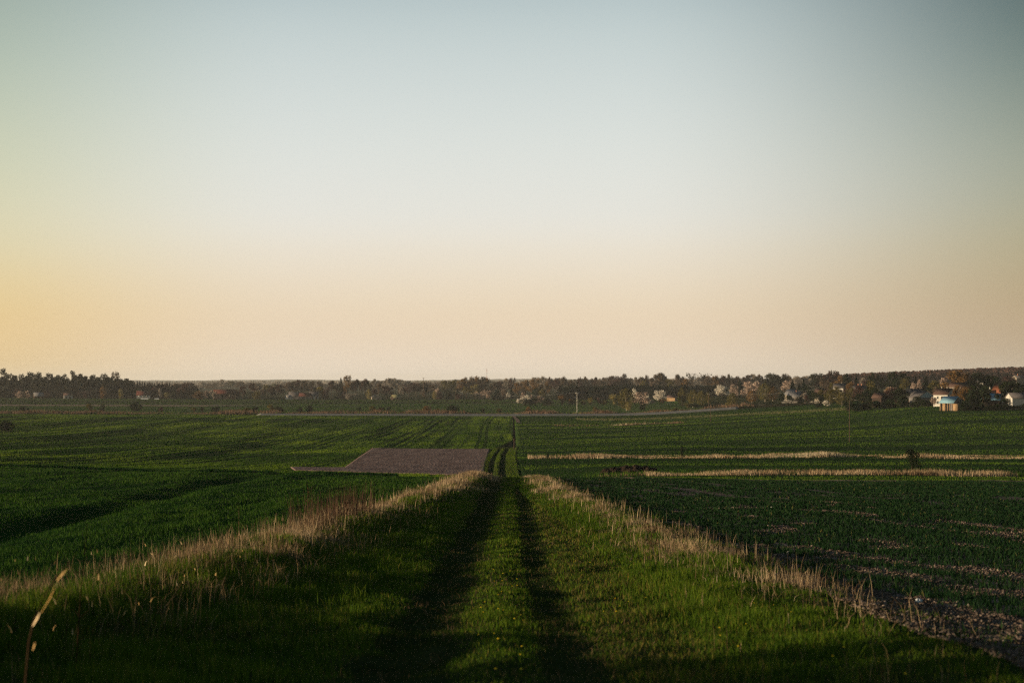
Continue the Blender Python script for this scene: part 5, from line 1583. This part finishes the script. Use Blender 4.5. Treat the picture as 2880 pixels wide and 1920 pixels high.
    mesh_part('annex_door', [box(3.7, -2.72, .95, .6, .06, 1.8)], 'plank_wood', b)
    house('house', 2697, 590, 52, 6.5, 5, 2.6, 1.7, 'cream_wall', 'brown_roof', 'brown-roofed house with a small white gable behind the barn', 'house', z=-(1105 - HY) / F * 590)
    house('shed', 2722, 545, 50, 4.5, 4, 1.8, 1.3, 'dark_wood', 'brown_roof', 'low brown-roofed shed half hidden by the black bush', 'shed', z=-(1112 - HY) / F * 545)
    house('outbuilding', 2787, 530, 62, 7.0, 5.2, 1.4, 2.3, 'dark_wood', 'blue_roof', 'long outbuilding with a deep blue roof left of the steep gable house', 'outbuilding', z=-(1135 - HY) / F * 530)
    house('house', 2812, 545, 14, 6.5, 3.6, 2.0, 3.6, 'white_wall', 'orange_roof', 'tall narrow white house with a steep orange roof', 'house', over=.25, z=-(1122 - HY) / F * 545,
          wins=[('gable', 0, 3.2, .6, .8), ('gable', .6, 1.2, .6, .8), ('gable', -.8, 1.0, .6, .8)])
    house('cottage', 2868, 505, -78, 8.5, 4.5, 2.3, 1.6, 'white_wall', 'grey_roof', 'low white cottage with a dark window, right of the steep gable house', 'cottage', wins=[('right', -1.3, 1.1, 1.0, 1.0)], z=-(1136 - HY) / F * 505)
    house('house', 2865, 940, -70, 7, 5, 2.2, 1.6, 'cream_wall', 'grey_roof', 'far grey-roofed house on the wooded hillside', 'house', z=-(1072 - HY) / F * 940, chim=[(1.0, 1.2)])
    house('house', 2755, 700, 55, 5, 4, 2.4, 1.4, 'white_wall', 'pale_roof', 'small pale-roofed house above the black bush', 'house', z=-(1088 - HY) / F * 700)


buildings()


# ------------------------------------------------------------------ poles, wires, mast
def pole(name, px, d, ytop, r0, r1, mat, label, cat='utility pole', cross=None, lamp=False, box_at=None):
    p = g(px, d)
    h = -(ytop - HY) / F * d - p.z
    r = bpy.data.objects.new(name, None)
    COL.objects.link(r)
    r.location = p
    tag(r, label, cat)
    v, f = tube([[0, 0, -.5], [0, 0, h * .5], [0, 0, h]], [r0, (r0 + r1) / 2, r1], 8)
    link('shaft', mesh_arrays('shaft', v, f, 4, mat, smooth=True), r)
    if cross:
        mesh_part('crossarm', [box(0, -r1 - .06, h - .5, cross, .12, .14)], mat, r)
        for s in (-1, 0, 1):
            v, f = tube([[s * cross * .44, -r1 - .06, h - .43], [s * cross * .44, -r1 - .06, h - .22]], [.06, .045], 6)
            link('insulator', mesh_arrays('insulator', v, f, 4, 'white_plastic'), r)
    if lamp:
        v, f = tube([[0, 0, h * .68], [-.5, -.3, h * .73], [-.9, -.5, h * .74]], [.05, .045, .04], 6)
        o = link('lamp_arm', mesh_arrays('lamp_arm', v, f, 4, 'steel'), r)
        v, f = tube([[-.75, -.45, h * .745], [-1.0, -.55, h * .76], [-1.25, -.65, h * .75]], [.10, .26, .08], 8)
        link('lamp_head', mesh_arrays('lamp_head', v, f, 4, 'white_plastic', smooth=True), r)
    return r, Vector((p.x, p.y, p.z + h))


def wire(a, b, sag, label, rad=.014):
    n = 16
    pts = []
    for i in range(n + 1):
        t = i / n
        q = a.lerp(b, t)
        pts.append([q.x - a.x, q.y - a.y, q.z - a.z - sag * 4 * t * (1 - t)])
    v, f = tube(pts, [rad] * (n + 1), 4)
    o = link('overhead_wire', mesh_arrays('overhead_wire', v, f, 4, 'steel'))
    o.location = a
    tag(o, label, 'wire', 'overhead wires')


def poles():
    r, t1 = pole('street_lamp', 1623, 776, 1103, .16, .11, 'concrete', 'pale concrete pole with a street lamp standing in the reeds', 'street lamp', cross=2.2, lamp=True)
    r, t2 = pole('utility_pole', 2389, 360, 1126, .085, .06, 'pole_wood', 'thin reddish wooden pole standing in the right field')
    r, t3 = pole('utility_pole', 1998, 560, 1148, .09, .07, 'pole_wood', 'faint thin pole at the far side of the strip fields')
    r, t4 = pole('utility_pole', 1191, 1410, 1062, .30, .22, 'pole_wood', 'dark slim pole sticking out of the maroon copse', cross=3.0)
    r, t5 = pole('utility_pole', 1993, 800, 1106, .14, .11, 'pole_wood', 'thin pole beside the slimmest olive poplar', cross=1.6)
    r, t6 = pole('utility_pole', 1282, 1180, 1098, .16, .12, 'pole_wood', 'small pole left of the blossoming clump', cross=1.8)
    wire(t6, t1, 3.2, 'sagging wire running left from the street lamp pole')
    wire(t1, t5, 3.0, 'sagging wire running right from the street lamp pole to the poplars')
    wire(t5, Vector(g(2300, 760)) + Vector((0, 0, 7)), 1.6, 'wire running from the poplars toward the village')
    # mast far away
    d = 2900
    p = g(1369, d)
    h = -(1038 - HY) / F * d - p.z
    r = bpy.data.objects.new('radio_mast', None)
    COL.objects.link(r)
    r.location = p
    tag(r, 'very thin tall radio mast far away above the domed grove', 'mast')
    for k in range(6):
        z0, z1 = h * k / 6, h * (k + 1) / 6
        seg = []
        for a in range(3):
            an = a * 2.094
            x, y = .55 * math.cos(an), .55 * math.sin(an)
            seg.append(tube([[x, y, z0], [x, y, z1]], [.16, .16], 4))
            x2, y2 = .55 * math.cos(an + 2.094), .55 * math.sin(an + 2.094)
            seg.append(tube([[x, y, z0], [x2, y2, z1]], [.08, .08], 4))
        v, f = join(seg)
        link('lattice_section', mesh_arrays('lattice_section', v, f, 4, 'red_steel' if k % 2 else 'white_plastic'), r)
    v, f = tube([[0, 0, h], [0, 0, h + 1.5]], [.5, .3], 6)
    link('antenna', mesh_arrays('antenna', v, f, 4, 'steel'), r)
    # marker posts
    for px, d, h, m, lb in [(1211, 722, 3.2, 'pole_wood', 'dark marker post beside the road at a field corner'), (1446, 352, 2.6, 'pole_wood', 'dark post where the track turns at the field edge')]:
        p = g(px, d)
        r = bpy.data.objects.new('marker_post', None)
        COL.objects.link(r)
        r.location = p
        tag(r, lb, 'post')
        mesh_part('shaft', [box(0, 0, h / 2 - .2, .22, .22, h + .4)], m, r)
        mesh_part('cap', [box(0, 0, h + .04, .30, .30, .10)], m, r)
    # pale path curving down from the road
    n = 30
    V = []
    for i in range(n + 1):
        y = 716 - 110 * i / n
        x = .7 + 1.2 * (i / n) + .9 * math.sin(i / n * 2.2)
        for s in (-.8, .8):
            V.append([x + s, y, float(zf(np.array([x + s]), np.array([y]))[0]) + .10])
    Fc = [[2 * i, 2 * i + 2, 2 * i + 3, 2 * i + 1] for i in range(n)]
    o = link('path', mesh_arrays('path', np.array(V), np.array(Fc), 4, 'bare_soil'))
    tag(o, kind='structure')


poles()


# ------------------------------------------------------------------ small things nearby
def lump(name, p, sx, sy, sz, mat, seed, label, cat, group=None, rough=.25, seg=14):
    V, Fc = [], []
    rg = np.random.default_rng(seed)
    ph = rg.uniform(0, 6.28, 6)
    for i in range(seg + 1):
        th = math.pi * i / seg
        for k in range(seg * 2):
            an = math.pi * k / seg
            rr = 1 + rough * (.5 * math.sin(3 * an + ph[0]) * math.sin(2 * th + ph[1]) + .5 * math.sin(5 * an + ph[2] + 3 * th) + .4 * math.sin(9 * an + ph[3]) * math.sin(7 * th + ph[4]))
            V.append([sx * rr * math.sin(th) * math.cos(an), sy * rr * math.sin(th) * math.sin(an), sz * rr * math.cos(th)])
    m = seg * 2
    for i in range(seg):
        for k in range(m):
            Fc.append([i * m + k, (i + 1) * m + k, (i + 1) * m + (k + 1) % m, i * m + (k + 1) % m])
    o = link(name, mesh_arrays(name, np.array(V), np.array(Fc), 4, mat, smooth=True))
    o.location = p
    tag(o, label, cat, group)
    return o


def small_things():
    for i, (px, w, h) in enumerate([(1706, 30, 1.0), (1730, 34, 1.25), (1762, 46, 1.45), (1790, 36, 1.5), (1816, 34, 1.2), (1838, 22, .8)]):
        d = 186
        p = g(px, d)
        lb = ['leftmost low dark soil heap at the end of the reed strip', 'dark soil heap, second from the left end', 'widest dark soil heap of the row', 'tallest dark soil heap, right of the widest', 'dark soil heap right of the tallest', 'smallest dark soil heap, at the reeds'][i]
        lump('soil_heap', (p.x, p.y, p.z), w / F * d * .55, .8, h * .55, 'earth_heap', i + 3, lb, 'heap', 'soil heaps in a row')
    p = g(2583, 24.0)
    d0 = 24.0
    # litter and stones on the bare soil
    for px, py, s, lb, cat, nm, mt in [(2583, 1697, .05, 'crumpled white scrap lying on the bare soil beside the dark crop', 'litter', 'litter', 'white_plastic'), (2220, 1556, .06, 'white flat stone lying among the dark crop rows', 'stone', 'stone', 'concrete'),
                                       (2172, 1429, .07, 'small white stone far out in the dark crop', 'stone', 'stone', 'concrete')]:
        ds = np.linspace(12, 120, 4000)
        z = zf((px - CX) / F * ds, ds)
        row = HY - z / ds * F
        d = float(ds[np.argmax(row <= py)])
        p = g(px, d)
        lump(nm, (p.x, p.y, p.z + s * .7), s * 1.1, s * .8, s * (.9 if nm == 'litter' else .5), mt, int(px), lb, cat, rough=.6 if nm == 'litter' else .35, seg=8)


small_things()


def leaf_blade(pts, width, nrm):
    """a flat tapering leaf along pts"""
    pts = np.array(pts, float)
    n = len(pts)
    V = []
    for i in range(n):
        t = i / (n - 1)
        w = width * math.sin(math.pi * min(1, .12 + .88 * t)) ** .7 * .5
        V.append(pts[i] - nrm * w)
        V.append(pts[i] + nrm * w)
    Fc = [[2 * i, 2 * i + 1, 2 * i + 3, 2 * i + 2] for i in range(n - 1)]
    return np.array(V), np.array(Fc)


def near_plants():
    # leaning dry stalk with sunlit curled leaves, left foreground
    d = 9.6
    P = lambda px, py, dd=d: Vector(((px - CX) / F * dd, dd, -(py - HY) / F * dd))
    r = bpy.data.objects.new('dry_stalk', None)
    COL.objects.link(r)
    base = P(58, 1850)
    gz = float(zf(np.array([base.x]), np.array([d]))[0])
    base = Vector((base.x - .03, d, gz))
    r.location = base
    tag(r, 'leaning dry stalk with glowing curled leaves in the left foreground', 'plant')
    lc = lambda v: np.array(v - base)
    pts = [lc(base - Vector((0, 0, .05))), lc(P(82, 1800)), lc(P(97, 1740)), lc(P(128, 1670)), lc(P(160, 1620)), lc(P(190, 1590))]
    v, f = tube(pts, [.007, .0065, .006, .005, .004, .002], 6)
    link('stem', mesh_arrays('stem', v, f, 4, 'weed', np.full(len(v), .5), smooth=True), r)
    nr = np.array([.75, -.66, 0.1])
    for (a, b, c, w, t) in [((92, 1760), (104, 1738), (114, 1718), .022, .95), ((160, 1632), (176, 1612), (193, 1597), .018, .35), ((92, 1828), (96, 1815), (99, 1803), .014, .4), ((116, 1722), (140, 1682), (158, 1640), .010, .05)]:
        v, f = leaf_blade([lc(P(*a, d - .02)), lc(P(*b, d - .05)), lc(P(*c, d - .03))], w, nr)
        # refine along the leaf
        link('leaf', mesh_arrays('leaf', v, f, 4, 'weed_leaf', np.full(len(v), t)), r)
    # thin dark weed stems left
    def weed(px, py_top, d, seed, label, branches=6, spread=.18, leafy=True, lean=0.0, mat='weed'):
        rg = np.random.default_rng(seed)
        p = g(px, d)
        h = -(py_top - HY) / F * d - p.z
        r = bpy.data.objects.new('dead_weed', None)
        COL.objects.link(r)
        r.location = p
        tag(r, label, 'weed')
        parts = [tube([[0, 0, -.03], [lean * .4, 0, h * .5], [lean, 0, h]], [.008, .006, .003], 5)]
        L = []
        for i in range(branches):
            z = h * rg.uniform(.35, .9)
            a = rg.uniform(0, 6.28)
            s = spread * rg.uniform(.5, 1.1)
            q = np.array([lean * z / h + s * math.cos(a), s * math.sin(a), z + s * rg.uniform(.8, 1.5)])
            parts.append(tube([[lean * z / h, 0, z], q], [.005, .002], 4))
            L.append(q)
        v, f = join(parts)
        link('stem', mesh_arrays('stem', v, f, 4, mat, np.full(len(v), .3)), r)
        if leafy:
            n = branches * 16
            pk = rg.integers(0, len(L), n)
            A = np.array(L)[pk]
            t = rg.random(n)[:, None]
            base0 = np.stack([lean * A[:, 2] / h * .7, 0 * A[:, 0], A[:, 2] - spread], -1)
            Pp = A * t + base0 * (1 - t) + rg.normal(0, .012, (n, 3))
            co, ff = leaf_faces(Pp, rg.uniform(.02, .05, n), rg)
            link('leaves', mesh_arrays('leaves', co, ff, 4, mat, np.repeat(rg.random(n), 4)), r)
    weed(1832, 1478, 36.5, 3, 'dark dried dock plant in the right verge', branches=9, spread=.26)
    weed(212, 1474, 14.5, 5, 'thin dark weed stem in the left foreground', branches=3, spread=.1, leafy=False, lean=.12)
    weed(672, 1425, 33, 6, 'pale tall grass stem standing alone left of the verge', branches=2, spread=.05, leafy=False, mat='dry_blade')
    weed(975, 1408, 48, 8, 'dark stiff weed in the reddish stems of the left verge', branches=6, spread=.14)
    weed(866, 1372, 54, 9, 'rusty dried umbel weed at the edge of the left field', branches=7, spread=.3, mat='weed')


near_plants()


# ------------------------------------------------------------------ air
def haze():
    v, f = box(0, 0, 0, 2, 2, 2)
    me = mesh_arrays('haze', v, f, 4)
    m = bpy.data.materials.new('haze')
    m.use_nodes = True
    nt = m.node_tree
    nt.nodes.clear()
    pv = nd(nt, 'ShaderNodeVolumePrincipled')
    pv.inputs['Color'].default_value = (.92, .96, 1.0, 1)
    pv.inputs['Density'].default_value = 0.00006
    pv.inputs['Anisotropy'].default_value = 0.1
    o = nd(nt, 'ShaderNodeOutputMaterial')
    nt.links.new(pv.outputs[0], o.inputs['Volume'])
    m.cycles.homogeneous_volume = True if hasattr(m.cycles, 'homogeneous_volume') else None
    me.materials.append(m)
    ob = link('haze', me)
    lo, hi = -40.0, 62.0
    ob.location = (0, 0, (lo + hi) / 2)
    ob.scale = (13000, 13000, (hi - lo) / 2)
    tag(ob, kind='stuff')


haze()
